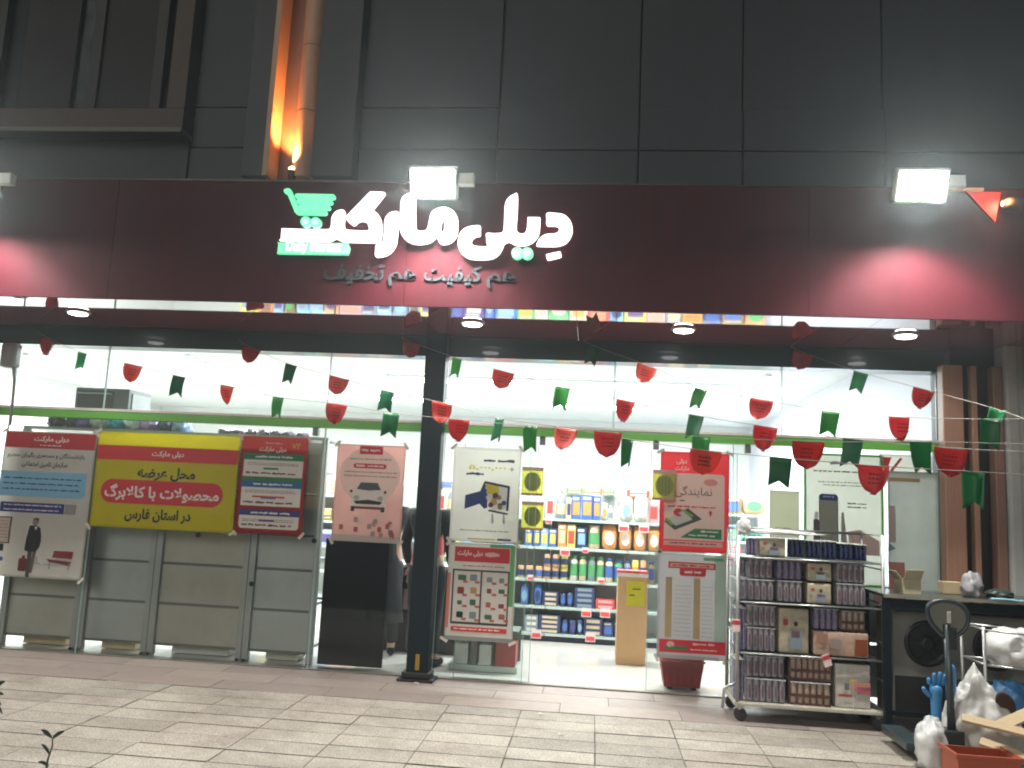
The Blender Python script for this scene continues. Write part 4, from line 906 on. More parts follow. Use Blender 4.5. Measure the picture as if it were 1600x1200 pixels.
# two more rows of shelves deeper in the shop (seen mirrored in the soffit)
for gi, (yy, nm) in enumerate(((12.2, 'nearer'), (14.7, 'farther'))):
    gondola(f'{nm} of the two white gondolas deep in the shop', -5.5, 2.3, yy, [.10, .45, .80, 1.15, 1.52], 1.53)
    rr_ = random.Random(50 + gi)
    for zi, z in enumerate((.80, 1.15, 1.52)):
        x = -5.42; k = 0
        while x < 2.1:
            w = rr_.uniform(.16, .34); c1, c2 = rr_.choice(list(CN)), rr_.choice(list(CN)); h = rr_.choice((.18, .22, .26)); kd = rr_.choice(('box', 'box', 'stack', 'bag')); k += 1
            lab = f'{CN[c1]} and {CN[c2]} {KN[kd]} on {("lower", "middle", "upper")[zi]} shelf of {nm} deep gondola, {ORD[k-1]} from left'
            if c1 == c2: lab = lab.replace(f'{CN[c1]} and {CN[c2]}', f'all {CN[c1]}')
            good(kd, x + w/2, yy, z, round(w - .01, 2), h, c1, c2, .2, lab, 'goods on the two deep gondolas'); x += w

# cardboard display box with yellow note inside the doorway
bb = at(985, 1040, 8.72)
t = thing('cardboard_display', 'tall brown cardboard display box with a yellow note in the doorway', 'cardboard box', (bb.x, 8.72, .01))
cbm = mat('brown_cardboard', (.50, .32, .16), .8, var=.08, scale=6)
bx('carton', (-.145, .145, 0, .26, 0, .86), cbm, t, bev=.003); bx('yellow_note', (-.06, .12, -.003, -.001, .56, .80), ink('#d6cf2a'), t)
bx('note_print', (-.03, .02, -.0045, -.0035, .66, .67), K, t); bx('note_print', (.0, .08, -.0045, -.0035, .72, .73), K, t)
for i in range(4): bx('red_packet', (-.15 + i*.075, -.08 + i*.075, .0, .18, .865, .90), paint('#cf4a44', .4), t, bev=.004)
bx('tray_lip', (-.15, .15, -.006, -.002, .84, .875), paint('#d9d4cc', .4), t)

# checkout counter behind the pillar
t = thing('checkout_counter', 'dark checkout counter with white top behind the black pillar', 'counter', (-2.3, 8.65, 0))
bx('body', (0, 1.25, 0, .55, .01, .82), paint('#15181c', .5), t, bev=.01); bx('worktop', (-.02, 1.27, -.03, .58, .83, .86), paint('#dedfdc', .35), t, bev=.006)
bx('till_screen', (.55, .80, .2, .23, .95, 1.15), paint('#1a1c20', .2), t, bev=.006); bx('screen_stand', (.65, .70, .22, .25, .862, .95), paint('#1a1c20', .4), t)
bx('pink_notice', (.45, .53, -.034, -.031, .42, .62), ink('#dba6b4'), t)
# goods crate on floor behind the leaflet, and red basket stack
t = thing('low_shelf', 'low grey green rack with white and red boxes under the leaflet', 'rack', (-1.25, 7.9, 0))
bx('rack_base', (0, .62, 0, .35, .012, .06), shelf_m, t); bx('rack_top', (0, .62, 0, .35, .36, .375), paint('#56605c', .4), t); bx('rack_back', (0, .62, .34, .35, .06, .36), paint('#5f6f68', .5), t)
for i, (a, b, c) in enumerate(((.05, .17, '#c9ccc8'), (.19, .25, '#59605e'), (.27, .38, '#d6d8d2'), (.42, .60, '#a23434'))):
    o = bx('carton', (-1.25 + a, -1.25 + b, 7.92, 8.15, .062, .24 + .03 * (i % 2)), paint(c, .5), bev=.004); tag(o, 'small %s box in the low rack under the leaflet' % ('first white', 'dark grey', 'second white', 'red')[i], 'box', 'boxes in the low rack')
def basket(z, lab, k):
    t = thing('shopping_basket', lab, 'basket', (.80, 7.80, z), group='red baskets behind the sliding door')
    bm = bmesh.new(); n = 4
    for (w0, w1, z0, z1) in ((.15, .18, 0, .22),):
        a = [bm.verts.new((sx*w0, sy*.11, z0)) for sx, sy in ((-1,-1),(1,-1),(1,1),(-1,1))]; b = [bm.verts.new((sx*w1, sy*.14, z1)) for sx, sy in ((-1,-1),(1,-1),(1,1),(-1,1))]
        for i in range(4): bm.faces.new((a[i], a[(i+1) % 4], b[(i+1) % 4], b[i]))
        bm.faces.new(a[::-1])
    bmesh.ops.solidify(bm, geom=bm.faces[:], thickness=.006); rp = mat('red_plastic', (.42, .04, .045), .35, var=.05)
    mesh('tub', bm, rp, t); tb('rim', [(-.185, -.145, .22), (.185, -.145, .22), (.185, .145, .22), (-.185, .145, .22), (-.185, -.145, .22)], .009, rp, t)
    tb('handle', [(-.18, 0, .22), (-.1, -.02, .25), (.1, -.02, .25), (.18, 0, .22)], .007, black, t)
    for i in range(5): bx('rib', (-.13 + i*.06, -.12 + i*.06, -.132, -.122, .03, .2), rp, t)
basket(.03, 'lower red shopping basket of the stack behind the sliding door', 0); basket(.11, 'upper red shopping basket of the stack behind the sliding door', 1)
for sx in (-1, 1):
    o = bm = bmesh.new(); lathe(bm, [(.02, 0), (.025, .01), (.02, .03)], c=(0, 0, 0)); o = mesh('castor', bm, black, loc=(.80 + sx*.1, 7.72, .009)); tag(o, 'black castor under the %s side of the basket stack' % ('left' if sx < 0 else 'right'), 'castor')

# ------------------------------------------------------------------ people inside
skin_m = mat('skin', (.52, .32, .23), .55, var=.04)
def skinned(name, joints, bones, m, parent=None, sub=2, root=0):
    me = bpy.data.meshes.new(name); me.from_pydata([j[:3] for j in joints], bones, []); o = bpy.data.objects.new(name, me); COL.objects.link(o)
    o.modifiers.new('skin', 'SKIN'); s_ = o.modifiers.new('sub', 'SUBSURF'); s_.levels = s_.render_levels = sub
    for i, v in enumerate(me.skin_vertices[0].data): r_ = joints[i][3]; v.radius = r_ if isinstance(r_, tuple) else (r_, r_); v.use_root = (i == root)
    me2 = bpy.data.meshes.new_from_object(o.evaluated_get(bpy.context.evaluated_depsgraph_get())); bpy.data.objects.remove(o)
    for p in me2.polygons: p.use_smooth = True
    if name in ('jacket', 'trouser_leg', 'vest'):
        for v in me2.vertices: v.co += v.co.normalized().cross(Vector((0, 0, 1))).cross(Vector((0, 0, -1))) * (noise.noise(Vector((v.co.x * 9, v.co.y * 9, v.co.z * 16))) * .016)
    me2.materials.clear(); me2.materials.append(m); return new_obj(name, me2, parent)
def person(label, loc, rz, top_m, leg_m, hair_m, arms, vest=None, scarf=False):
    """arms: list of (side, elbow, wrist) in local metres; faces -y before turning"""
    t = thing('person', label, 'person', loc, rz)
    J = [(0,0,.92,.13), (0,0,1.12,.115), (0,0,1.30,.135), (0,.0,1.40,.08), (0,-.01,1.47,.048), (0,-.015,1.53,.055)]
    E = [(0,1),(1,2),(2,3),(3,4),(4,5)]
    for s_ in (-1, 1):
        b = len(J); J += [(s_*.095,0,.86,.095), (s_*.105,-.01,.48,.062), (s_*.11,.02,.09,.04), (s_*.12,-.11,.035,.036)]
        E += [(0,b),(b,b+1),(b+1,b+2),(b+2,b+3)]
    for s_, el, wr in arms:
        b = len(J); J += [(s_*.175,0,1.36,.06), (*el,.042), (*wr,.028)]; E += [(2,b),(b,b+1),(b+1,b+2)]
    skinned('body', J, E, skin_m, t)
    # clothing grows from the same joints, a little thicker
    Tj = [(0,0,.80,.155), (0,0,.95,.15), (0,0,1.12,.132), (0,0,1.30,.15), (0,0,1.405,.085)]; Te = [(0,1),(1,2),(2,3),(3,4)]
    for s_, el, wr in arms:
        b = len(Tj); w_ = Vector(el) + (Vector(wr) - Vector(el)) * .86; Tj += [(s_*.178,0,1.362,.075), (*el,.054), (*w_,.042)]; Te += [(3,b),(b,b+1),(b+1,b+2)]
    skinned('jacket', Tj, Te, top_m, t)
    for s_ in (-1, 1): skinned('trouser_leg', [(s_*.06,0,.92,.12), (s_*.1,0,.82,.105), (s_*.105,-.01,.48,.078), (s_*.11,.02,.10,.06)], [(0,1),(1,2),(2,3)], leg_m, t); skinned('shoe', [(s_*.11,.05,.05,.045), (s_*.115,-.05,.045,.045), (s_*.12,-.15,.035,.036)], [(0,1),(1,2)], black, t)
    if scarf:                            # long coat skirt
        bm = bmesh.new(); n = 28; prof = [(.15, 1.0), (.17, .85), (.19, .6), (.215, .32)]
        R = [[bm.verts.new(((r_ + .012 * sin(a * 7 + z * 5) * (1.1 - z)) * cos(a), (r_ * .8 + .012 * sin(a * 7 + z * 5) * (1.1 - z)) * sin(a), z)) for a in [2*pi*k/n for k in range(n)]] for r_, z in prof]
        for a_, b_ in zip(R, R[1:]):
            for k in range(n): f = bm.faces.new((a_[k], a_[(k+1) % n], b_[(k+1) % n], b_[k])); f.smooth = True
        mesh('coat_skirt', bm, top_m, t, recalc=True)
    # head with face
    bm = bmesh.new(); bmesh.ops.create_uvsphere(bm, u_segments=24, v_segments=18, radius=1)
    for v in bm.verts:
        x, y, z = v.co
        jaw = 1 - .28 * max(0, -z) ** 1.3; v.co = (x * .076 * jaw, y * .094 * (1 - .12 * max(0, -z)) - .012, z * .118 + 1.615)
        if y < -.85 and -.35 < z < .12 and abs(x) < .22: v.co.y -= .018 * (1 - abs(x) / .22)
        if y < -.75 and .08 < z < .3 and .15 < abs(x) < .5: v.co.y += .008
    for f in bm.faces: f.smooth = True
    hd = mesh('head', bm, skin_m, t)
    for s_ in (-1, 1):
        bm = bmesh.new(); bmesh.ops.create_uvsphere(bm, u_segments=10, v_segments=8, radius=.0125, matrix=Matrix.Translation((s_*.03, -.088, 1.632))); mesh('eye', bm, paint('#e9e6e0', .2), hd)
        bm = bmesh.new(); bmesh.ops.create_uvsphere(bm, u_segments=8, v_segments=6, radius=.006, matrix=Matrix.Translation((s_*.03, -.098, 1.632))); mesh('pupil', bm, paint('#20140e', .2), hd)
        if not scarf: bm = bmesh.new(); bmesh.ops.create_uvsphere(bm, u_segments=10, v_segments=8, radius=1, matrix=Matrix.Translation((s_*.077, 0, 1.62)) @ Matrix.Diagonal((.012, .02, .032, 1))); mesh('ear', bm, skin_m, hd)
    bm = bmesh.new(); bmesh.ops.create_uvsphere(bm, u_segments=10, v_segments=6, radius=1, matrix=Matrix.Translation((0, -.098, 1.556)) @ Matrix.Diagonal((.026, .008, .008, 1))); mesh('mouth', bm, paint('#8d4a42', .5), hd)
    bm = bmesh.new(); bmesh.ops.create_uvsphere(bm, u_segments=22, v_segments=16, radius=1)
    kill = []
    for v in bm.verts:
        x, y, z = v.co
        if y < -.45 and z < (.35 if not scarf else .5) and abs(x) < .75: kill.append(v)
        elif not scarf and z < -.35: kill.append(v)
        v.co = (x * .086, y * .104 - .008, z * .128 + 1.622) if not scarf else (x * (.098 + .04 * max(0, -z)), y * (.114 + .03 * max(0, -z)) - .004, z * .16 + 1.595)
    bmesh.ops.delete(bm, geom=kill, context='VERTS')
    for f in bm.faces: f.smooth = True
    mesh('headscarf' if scarf else 'hair', bm, hair_m, t)
    # hands: palm, four unequal bent fingers, thumb from the side
    for s_, el, wr in arms:
        w_ = Vector(wr); d = (w_ - Vector(el)).normalized(); sd = d.cross(Vector((0, 0, 1)))
        sd = sd.normalized() if sd.length > .2 else Vector((1, 0, 0)); dn = sd.cross(d).normalized()
        if dn.z > 0: dn = -dn
        skinned('palm', [(*w_, (.026, .02)), (*(w_ + d*.045), (.038, .015)), (*(w_ + d*.085), (.036, .013))], [(0,1),(1,2)], skin_m, t)
        for k, L in enumerate((.062, .072, .068, .052)):
            b = w_ + d*.078 + sd * (k - 1.5) * .018; m1 = b + d * L * .5 + dn * .006; m2 = m1 + d * L * .3 + dn * L * .25; m3 = m2 + d * L * .12 + dn * L * .25
            skinned('finger', [(*b, .009), (*m1, .0085), (*m2, .0078), (*m3, .0065)], [(0,1),(1,2),(2,3)], skin_m, t, sub=1)
        b = w_ + d*.03 - sd * s_ * .028; m1 = b + d*.028 - sd * s_ * .02; m2 = m1 + d*.026 - sd * s_ * .004 + dn*.006
        skinned('thumb', [(*b, .012), (*m1, .010), (*m2, .0085)], [(0,1),(1,2)], skin_m, t, sub=1)
    if vest:
        skinned('vest', [(0,0,.84,.165), (0,0,1.0,.16), (0,0,1.15,.145), (0,0,1.26,.16)], [(0,1),(1,2),(2,3)], vest, t)
    return t
blk_cloth = mat('black_cloth', (.015, .016, .018), .85, bump=.1); red_cloth = mat('red_cloth', (.42, .035, .045), .8, bump=.1)
person('person in black coat and grey green headscarf at the counter left of the pillar', (-2.0, 8.35, .01), RAD(200), blk_cloth, blk_cloth, mat('grey_green_scarf', (.10, .13, .11), .85, bump=.2),
       [(-1, (-.20, -.12, 1.12), (-.10, -.36, 1.03)), (1, (.22, -.10, 1.12), (.14, -.34, 1.00))], scarf=True)
person('person in a red vest over a black jersey standing just behind the black pillar', (at(670, 850, 8.0).x, 8.0, .01), RAD(160), blk_cloth, blk_cloth, mat('dark_hair', (.02, .016, .014), .7),
       [(-1, (-.24, .02, 1.10), (-.23, -.05, .86)), (1, (.24, .02, 1.10), (.23, -.05, .86))], vest=red_cloth)

# ------------------------------------------------------------------ roll cage with packs outside
cage_m = mat('galvanised_tube', (.42, .43, .42), .35, metal=.8, var=.12, scale=20)
CY0, CY1 = 6.72, 7.22; CX0, CX1 = 1.10, 2.15
t = thing('roll_cage', 'galvanised wire roll cage full of wrapped packs outside the window', 'roll cage', (CX0, CY0, 0)); w = CX1 - CX0; d = CY1 - CY0
bx('deck', (-.02, w + .02, -.02, d, .115, .14), mat('worn_beige_deck', (.40, .38, .32), .6, var=.15), t, bev=.004)
for (x, y) in ((0, 0), (w, 0), (0, d), (w, d)): tb('corner_tube', [(x, y, .14), (x, y, 1.40)], .013, cage_m, t)
for z in (1.40,): tb('top_rail', [(0, d, z), (w, d, z)], .011, cage_m, t)
for x in (0, w):
    for z in (.35, .62, .9, 1.15, 1.40): tb('side_rail', [(x, 0, z), (x, d, z)], .006, cage_m, t, 6)
for k in range(1, 6): tb('side_wire', [(0, d*k/6, .14), (0, d*k/6, 1.4)], .003, cage_m, t, 5)
for k in range(0, 15): tb('back_wire', [(w*k/14, d + .006, .14), (w*k/14, d + .006, 1.4)], .0025, cage_m, t, 5)
SHZ = [.142, .50, .87, 1.20]
for z in SHZ[1:]:
    bx('shelf_mesh', (.012, w - .012, .01, d - .01, z - .012, z - .004), mat('dark_wire_shelf', (.10, .11, .11), .5, metal=.5), t); tb('shelf_rail', [(0, 0, z - .008), (w, 0, z - .008)], .007, cage_m, t, 6)
for (x, y) in ((.03, .03), (w - .03, .03), (.03, d - .05), (w - .03, d - .05)):
    bm = bmesh.new(); lathe(bm, [(.045, -.014), (.05, -.008), (.05, .008), (.045, .014)], n=16)
    wv = mesh('castor_wheel', bm, paint('#2b2c2d', .6), t); wv.location = (x, y, .051); wv.rotation_euler = (RAD(90), 0, RAD(random.uniform(-40, 40)) + RAD(90) * 0)
    bx('castor_fork', (x - .022, x + .022, y - .02, y + .02, .085, .114), cage_m, t)
bm = bmesh.new(); tube(bm, [(-.02, -.03, .28), (-.10, -.04, .24), (-.11, -.04, .10)], .012); mesh('tow_hook', bm, cage_m, t)
def pack(label, x0, x1, z0, z1, style, seed):
    r = random.Random(seed); w, h = x1 - x0, z1 - z0; dp = .26; y = CY0 + .03 + r.uniform(0, .02)
    w *= r.uniform(.90, .97); h *= r.uniform(.88, .96)
    t = thing('wrapped_pack', label, 'pack', (x0, y, z0 + .001), r.uniform(-.05, .05), group='wrapped packs in the roll cage')
    wrap = {'roll': ('#85848a', '#77747e'), 'purple': ('#6b6480', '#6b6480'), 'navy': ('#161c3c', '#161c3c'), 'beige': ('#a59c86', '#a59c86'), 'brown': ('#927e72', '#927e72'), 'white': ('#b3afa6', '#b3afa6'), 'bag': ('#a88d7c', '#a88d7c')}[style]
    m1 = mat('wrap_' + style, wrap[0], .28, var=.14, scale=18, bump=.25)
    if style in ('roll', 'purple', 'navy', 'brown'):
        n = max(3, round(w / .045)); bm = bmesh.new()
        for j in range(3):
            for i in range(n):
                rr = w / n / 2; lathe(bm, [(rr*.9, .004), (rr, .012), (rr, h - .012), (rr*.85, h - .003)], c=(rr + i*2*rr, rr + j*2*rr, 0), n=8)
        b = mesh('wrapped_rolls', bm, m1, t); b['kind'] = 'stuff'
        c = {'roll': '#75565f', 'purple': '#857a90', 'navy': '#2a3560', 'brown': '#5e4034'}[style]; bm = bmesh.new(); rr = w / n / 2
        for i in range(n):
            if style == 'brown' and i: continue
            if style == 'brown': box(bm, .0, w, -.003, -.001, h*.36, h*.50); box(bm, 0, w, -.003, -.001, .0, h*.1)
            else: box(bm, i*2*rr + rr*.65, i*2*rr + rr*1.35, -.003, -.001, h*.18, h*.74)
        mesh('stripe_print', bm, ink(c), t)
        bx('film', (-.002, w + .002, -.006, dp, h - .002, h + .002), FILM, t)
    else:
        bm = bmesh.new(); box(bm, 0, w, 0, dp, 0, h, bev=.014)
        bmesh.ops.subdivide_edges(bm, edges=bm.edges[:], cuts=2, use_grid_fill=True)
        for v in bm.verts: v.co += Vector((0, 1, 0)) * noise.noise(v.co * 12 + Vector((seed, 0, 0))) * .012
        for f in bm.faces: f.smooth = True
        mesh('wrapper', bm, m1, t)
        def pr(a, b, c, d_, hx): bx('print', (a*w, b*w, -.013, -.011, c*h, d_*h), ink(hx), t)
        if style == 'beige': pr(.35, .75, .1, .5, '#8a98a2'); pr(.4, .68, .35, .5, '#a05a68'); bm = bmesh.new(); poly_slab(bm, [[(w*.55 + w*.07*cos(a), h*.66 + w*.08*sin(a)) for a in [2*pi*i/12 for i in range(12)]]], -.013, -.011); mesh('print', bm, ink('#3a3c48'), t); pr(.13, .28, .62, .76, '#a8484a')
        elif style == 'white': pr(.45, .98, .42, .6, '#c68a80'); pr(.6, .98, .34, .5, '#b86a7a'); pr(.4, .6, .58, .66, '#cfae5a'); pr(.08, .45, .26, .31, '#b04048'); pr(.25, .38, .42, .56, '#70727c'); bx('film_seam', (w*.49, w*.5, -.014, -.010, 0, h), FILM, t)
        elif style == 'bag': pr(.75, .97, .1, .75, '#8a4420'); pr(.3, .5, .3, .7, '#9c8a84'); pr(.05, .25, .5, .9, '#a07868')
    return t
def cz(y): return at(1250, y, CY0).z
def cx(x, y=950): return at(x, y, CY0 + .03).x
packs = [
 ('roll', 1150, 1164, 880, 902), ('roll', 1148, 1165, 908, 943), ('purple', 1150, 1166, 955, 1022),
 ('beige', 1186, 1231, 832, 868), ('purple', 1166, 1184, 834, 868), ('navy', 1235, 1260, 832, 866), ('navy', 1262, 1285, 832, 866), ('navy', 1287, 1310, 832, 866), ('navy', 1312, 1335, 833, 866), ('navy', 1337, 1358, 834, 866),
 ('roll', 1168, 1210, 872, 905), ('purple', 1214, 1256, 872, 905), ('beige', 1262, 1302, 874, 912), ('roll', 1308, 1356, 874, 908),
 ('roll', 1168, 1212, 908, 940), ('roll', 1215, 1258, 908, 942), ('beige', 1262, 1302, 914, 945), ('roll', 1308, 1356, 912, 944),
 ('roll', 1168, 1214, 950, 984), ('roll', 1168, 1214, 986, 1022), ('beige', 1218, 1268, 950, 1022), ('purple', 1272, 1312, 952, 984), ('brown', 1316, 1358, 954, 986), ('bag', 1272, 1360, 990, 1026),
 ('roll', 1168, 1230, 1030, 1064), ('roll', 1168, 1230, 1066, 1102), ('purple', 1150, 1165, 1030, 1100), ('brown', 1236, 1303, 1036, 1071), ('brown', 1236, 1303, 1073, 1108), ('white', 1305, 1364, 1036, 1108)]
tiers = [(0, .142), (1, .50), (2, .87), (3, 1.20)]
CNS = {'roll': 'grey and pink striped', 'purple': 'violet grey', 'navy': 'navy blue', 'beige': 'beige printed', 'brown': 'cream and brown', 'white': 'white and pink', 'bag': 'tan and orange'}
cnt = {}
lv_names = ['bottom', 'second', 'third', 'top']
for i, (st, xa, xb, ya, yb) in enumerate(packs):
    zb = cz(yb); lv = min(range(4), key=lambda k: abs(SHZ[k] - cz(1105 if yb > 1028 else 1024 if yb > 950 else 943 if yb > 867 else 866)));
    stack_top = yb in (905, 984, 1064, 1071, 902, 912, 908, 986, 868, 866) and yb not in ()
    z0 = {3: 1.202, 2: .872, 1: .502, 0: .144}[lv] if False else None
    if ya < 870: z0, z1 = 1.202, 1.202 + (cz(ya) - cz(yb)) * .9; row = 'top cage shelf'
    elif yb <= 912 and ya >= 870: z0 = 1.04; z1 = 1.185; row = 'upper layer of third cage shelf'
    elif yb < 950: z0 = .872; z1 = 1.037; row = 'lower layer of third cage shelf'
    elif yb in (984, 986) : z0 = .69; z1 = .85; row = 'upper layer of second cage shelf'
    elif ya == 950 or ya == 955: z0 = .502; z1 = .85; row = 'tall one on second cage shelf'
    elif yb < 1030: z0 = .502; z1 = .687; row = 'lower layer of second cage shelf'
    elif yb in (1064, 1071): z0 = .318; z1 = .482; row = 'upper layer of bottom cage shelf'
    elif yb in (1100,) or st == 'white': z0 = .142; z1 = .47; row = 'tall one on bottom cage shelf'
    else: z0 = .142; z1 = .315; row = 'lower layer of bottom cage shelf'
    cnt[row] = cnt.get(row, 0) + 1
    pack(f'{CNS[st]} wrapped pack, {row}, {ORD[cnt[row]-1]} from left', cx(xa), cx(xb), z0, z1, st, i)
# big blocks behind fill the cage depth
for i, (lv, z1) in enumerate(((.144, .47), (.502, .84), (.872, 1.17))):
    o = bx('carton', (CX0 + .04, CX1 - .04, CY0 + .33, CY1 - .02, lv, z1), paint('#3c3a40', .6), bev=.01); tag(o, 'dark carton block filling the back of the cage, %s from below' % ORD[i], 'carton', 'cartons at the back of the roll cage')
bag('plastic_bag', 'crumpled white plastic bag tied to the top left corner of the roll cage', 'bag', (1.14, 6.74, 1.36), (.055, .05, .13), mat('white_bag_film', (.58, .59, .58), .3, bump=.6, var=.1), 77)
o = bag('plastic_bag', 'white film lying along the top of the packs in the roll cage', 'bag', (1.42, 6.80, 1.37), (.30, .08, .035), MATS['white_bag_film'], 78)
for i, (px, py, rot) in enumerate(((1150, 977, .0), (1292, 1032, .35))):
    p = at(px, py, CY0 - .03); t = thing('price_card', 'red and white price card %s of the roll cage' % ('clipped to the left post', 'hanging tilted on the lower shelf')[i], 'price card', p)
    o = bx('card', (-.03, .03, 0, .002, -.045, .045), paint('#dcc9c4', .4), t); q = bx('red_band', (-.03, .03, -.0015, -.0003, .005, .035), paint('#c03a42', .4), t); t.rotation_euler = (0, -rot, .2)

# ------------------------------------------------------------------ clutter on the right
TX0, TX1 = 2.12, 3.35
t = thing('work_table', 'black steel framed table with thin dark top right of the roll cage', 'table', (TX0, 6.62, 0)); w = TX1 - TX0
bx('tabletop', (0, w, 0, .56, .965, .985), mat('dark_laminate', (.035, .045, .045), .3, coat=.3), t, bev=.003); bx('edge_trim', (0, w, -.006, -.001, .962, .986), mat('worn_metal_trim', (.35, .33, .26), .4, metal=.6), t)
for (x, y) in ((.03, .03), (w - .03, .03), (.03, .53), (w - .03, .53)): bx('leg', (x - .025, x + .025, y - .025, y + .025, 0, .962), black, t, bev=.004)
bx('apron', (.06, w - .06, .01, .03, .88, .955), black, t); bx('lower_rail', (.06, w - .06, .01, .03, .14, .17), black, t)
# twin fan unit under the table
t = thing('fan_unit', 'grey cabinet with two round black fan openings under the table', 'fan unit', (2.22, 6.72, .10)); w = 1.05
bx('cabinet', (0, w, .02, .40, 0, .76), mat('dusty_grey_sheet', (.14, .14, .125), .6, var=.2, scale=5), t, bev=.008)
bx('lower_panel', (.01, w - .01, .012, .018, .01, .30), paint('#0c0e0e', .6), t)
for s_, c in enumerate((.24, .72)):
    bm = bmesh.new(); lathe(bm, [(.155, 0), (.165, .012), (.14, .016), (.12, -.005), (.06, -.012), (.055, .02), (.03, .03)], n=28); o = mesh('fan_ring', bm, paint('#0d0f10', .5), t); o.rotation_euler = (RAD(90), 0, 0); o.location = (c, .016, .54)
    for k in range(6):
        a = pi*k/6; tb('grille_wire', [(c + .15*cos(a), -.004, .54 + .15*sin(a)), (c, -.010, .54), (c - .15*cos(a), -.004, .54 - .15*sin(a))], .002, paint('#26292a', .4), t, 5)
# things on the table
def sheetbox(name, label, cat, loc, dims, m, rz, tilt=0.0):
    o = bx(name, (-dims[0]/2, dims[0]/2, -dims[1]/2, dims[1]/2, 0, dims[2]), m, bev=.004); o.location = loc; o.rotation_euler = (tilt, 0, rz); return tag(o, label, cat)
cb_open = thing('cardboard_box', 'small open pale cardboard box on the left of the table', 'cardboard box', (2.37, 6.85, .985), .2)
cream_cb = mat('cream_cardboard', (.50, .45, .30), .8, var=.1); 
bx('side', (-.07, .07, -.06, -.056, 0, .10), cream_cb, cb_open); bx('side', (-.07, .07, .056, .06, 0, .10), cream_cb, cb_open); bx('end', (-.07, -.066, -.055, .055, 0, .10), cream_cb, cb_open); bx('end', (.066, .07, -.055, .055, 0, .10), cream_cb, cb_open)
fl = bx('flap', (-.07, .07, -.09, 0, -.002, .002), cream_cb, cb_open); fl.location = (0, -.06, .10); fl.rotation_euler = (RAD(-60), 0, 0); fl = bx('flap', (-.08, 0, -.055, .055, -.002, .002), cream_cb, cb_open); fl.location = (.07 - .14, 0, .10); fl.rotation_euler = (0, RAD(50), 0)
sheetbox('carton', 'tan carton in the middle of the table against the post', 'carton', (2.74, 7.0, .986), (.16, .1, .09), mat('tan_cardboard', (.42, .34, .20), .8), .1)
bag('plastic_bag', 'grey crumpled bag standing on the table', 'bag', (2.80, 6.78, .985), (.075, .07, .18), mat('grey_bag_film', (.30, .30, .31), .35, bump=.6, var=.25), 31)
bag('plastic_bag', 'dark bag lying on the right end of the table', 'bag', (3.0, 6.8, .985), (.10, .08, .07), mat('dark_bag_film', (.04, .06, .05), .35, bump=.5), 32)
tbm = bmesh.new(); tube(tbm, [tuple(Vector((2.86 + .1*k, 6.62 - .01*k, .992 + .004*sin(k*2)))) for k in range(5)], .008); o = mesh('blue_strap', tbm, mat('pale_blue_strap', (.25, .5, .6), .5)); tag(o, 'pale blue strap lying along the front edge of the table', 'strap')
# pallet truck
PY = 5.85
b0 = at(1488, 1185, PY); hx_ = b0.x
t = thing('pallet_truck', 'dark hand pallet truck with its loop handle upright at the lower right', 'pallet truck', (hx_, PY, 0))
dk = mat('dark_steel_paint', (.035, .05, .055), .35, var=.1, coat=.2)
th = at(1478, 960, PY)
bx('pump_block', (-.06, .06, -.05, .08, .10, .24), dk, t, bev=.01)
tb('drawbar', [(0, 0, .2), (-.005, -.0, .5), (th.x - hx_, 0, th.z - .06)], [.026, .022, .022], dk, t)
hz = th.z
loop = [(-.03, 0, hz - .14), (-.10, 0, hz - .07), (-.13, 0, hz + .0), (-.115, 0, hz + .06), (-.03, 0, hz + .085), (.06, 0, hz + .07), (.115, 0, hz + .01), (.10, 0, hz - .08), (.03, 0, hz - .14)]
tb('handle_loop', smooth_loop(loop, 3, False), .014, dk, t)
bm = bmesh.new(); poly_slab(bm, [[(x * .9, z) for x, y, z in smooth_loop([tuple(l) for l in loop], 2)]], .0, .008); mesh('handle_plate', bm, mat('grey_green_plate', (.17, .18, .15), .5), t)
bx('grip_lever', (-.02, .0, -.03, -.015, hz - .05, hz + .02), paint('#c8c8c0', .4), t); bx('control_head', (-.025, .04, -.02, .02, hz - .22, hz - .08), dk, t, bev=.008)
for sx in (-1, 1):
    bx('fork', (sx*.16 - .07, sx*.16 + .07, .13, .62, .06, .11), dk, t, bev=.008)
    bm = bmesh.new(); lathe(bm, [(.08, -.02), (.085, -.015), (.085, .015), (.08, .02)], n=20); o = mesh('steer_wheel', bm, paint('#1a1a1a', .6), t); o.location = (sx*.045, 0, .087); o.rotation_euler = (0, RAD(90), 0)
# blue glove hanging on the drawbar
gb = mat('blue_rubber', (.05, .23, .48), .4, var=.08); gl_ = at(1470, 1075, PY - .03)
t = thing('rubber_glove', 'bright blue rubber glove hanging behind the pallet truck handle', 'glove', (gl_.x, PY + .05, gl_.z - .1))
skinned('glove_hand', [(0,0,-.14,.035), (0,0,0,.036), (.0,0,.07,.045), (.0,0,.11,.042)], [(0,1),(1,2),(2,3)], gb, t, sub=1)
for k, (dx_, L, sx_) in enumerate(((-.036, .05, -.03), (-.012, .08, -.004), (.014, .09, .02), (.036, .075, .035))): skinned('glove_finger', [(dx_, 0, .10, .016), (dx_ + sx_*.3, -.01, .10 + L*.5, .015), (dx_ + sx_*.5, -.015, .10 + L, .012)], [(0,1),(1,2)], gb, t, sub=1)
skinned('glove_thumb', [(-.03, 0, .03, .018), (-.07, -.01, .06, .015), (-.085, -.015, .09, .012)], [(0,1),(1,2)], gb, t, sub=1)
t2 = at(1488, 1050, PY); 
t = thing('rubber_glove', 'blue glove fingers showing right of the pallet truck pole', 'glove', (t2.x + .02, PY + .08, t2.z - .02))
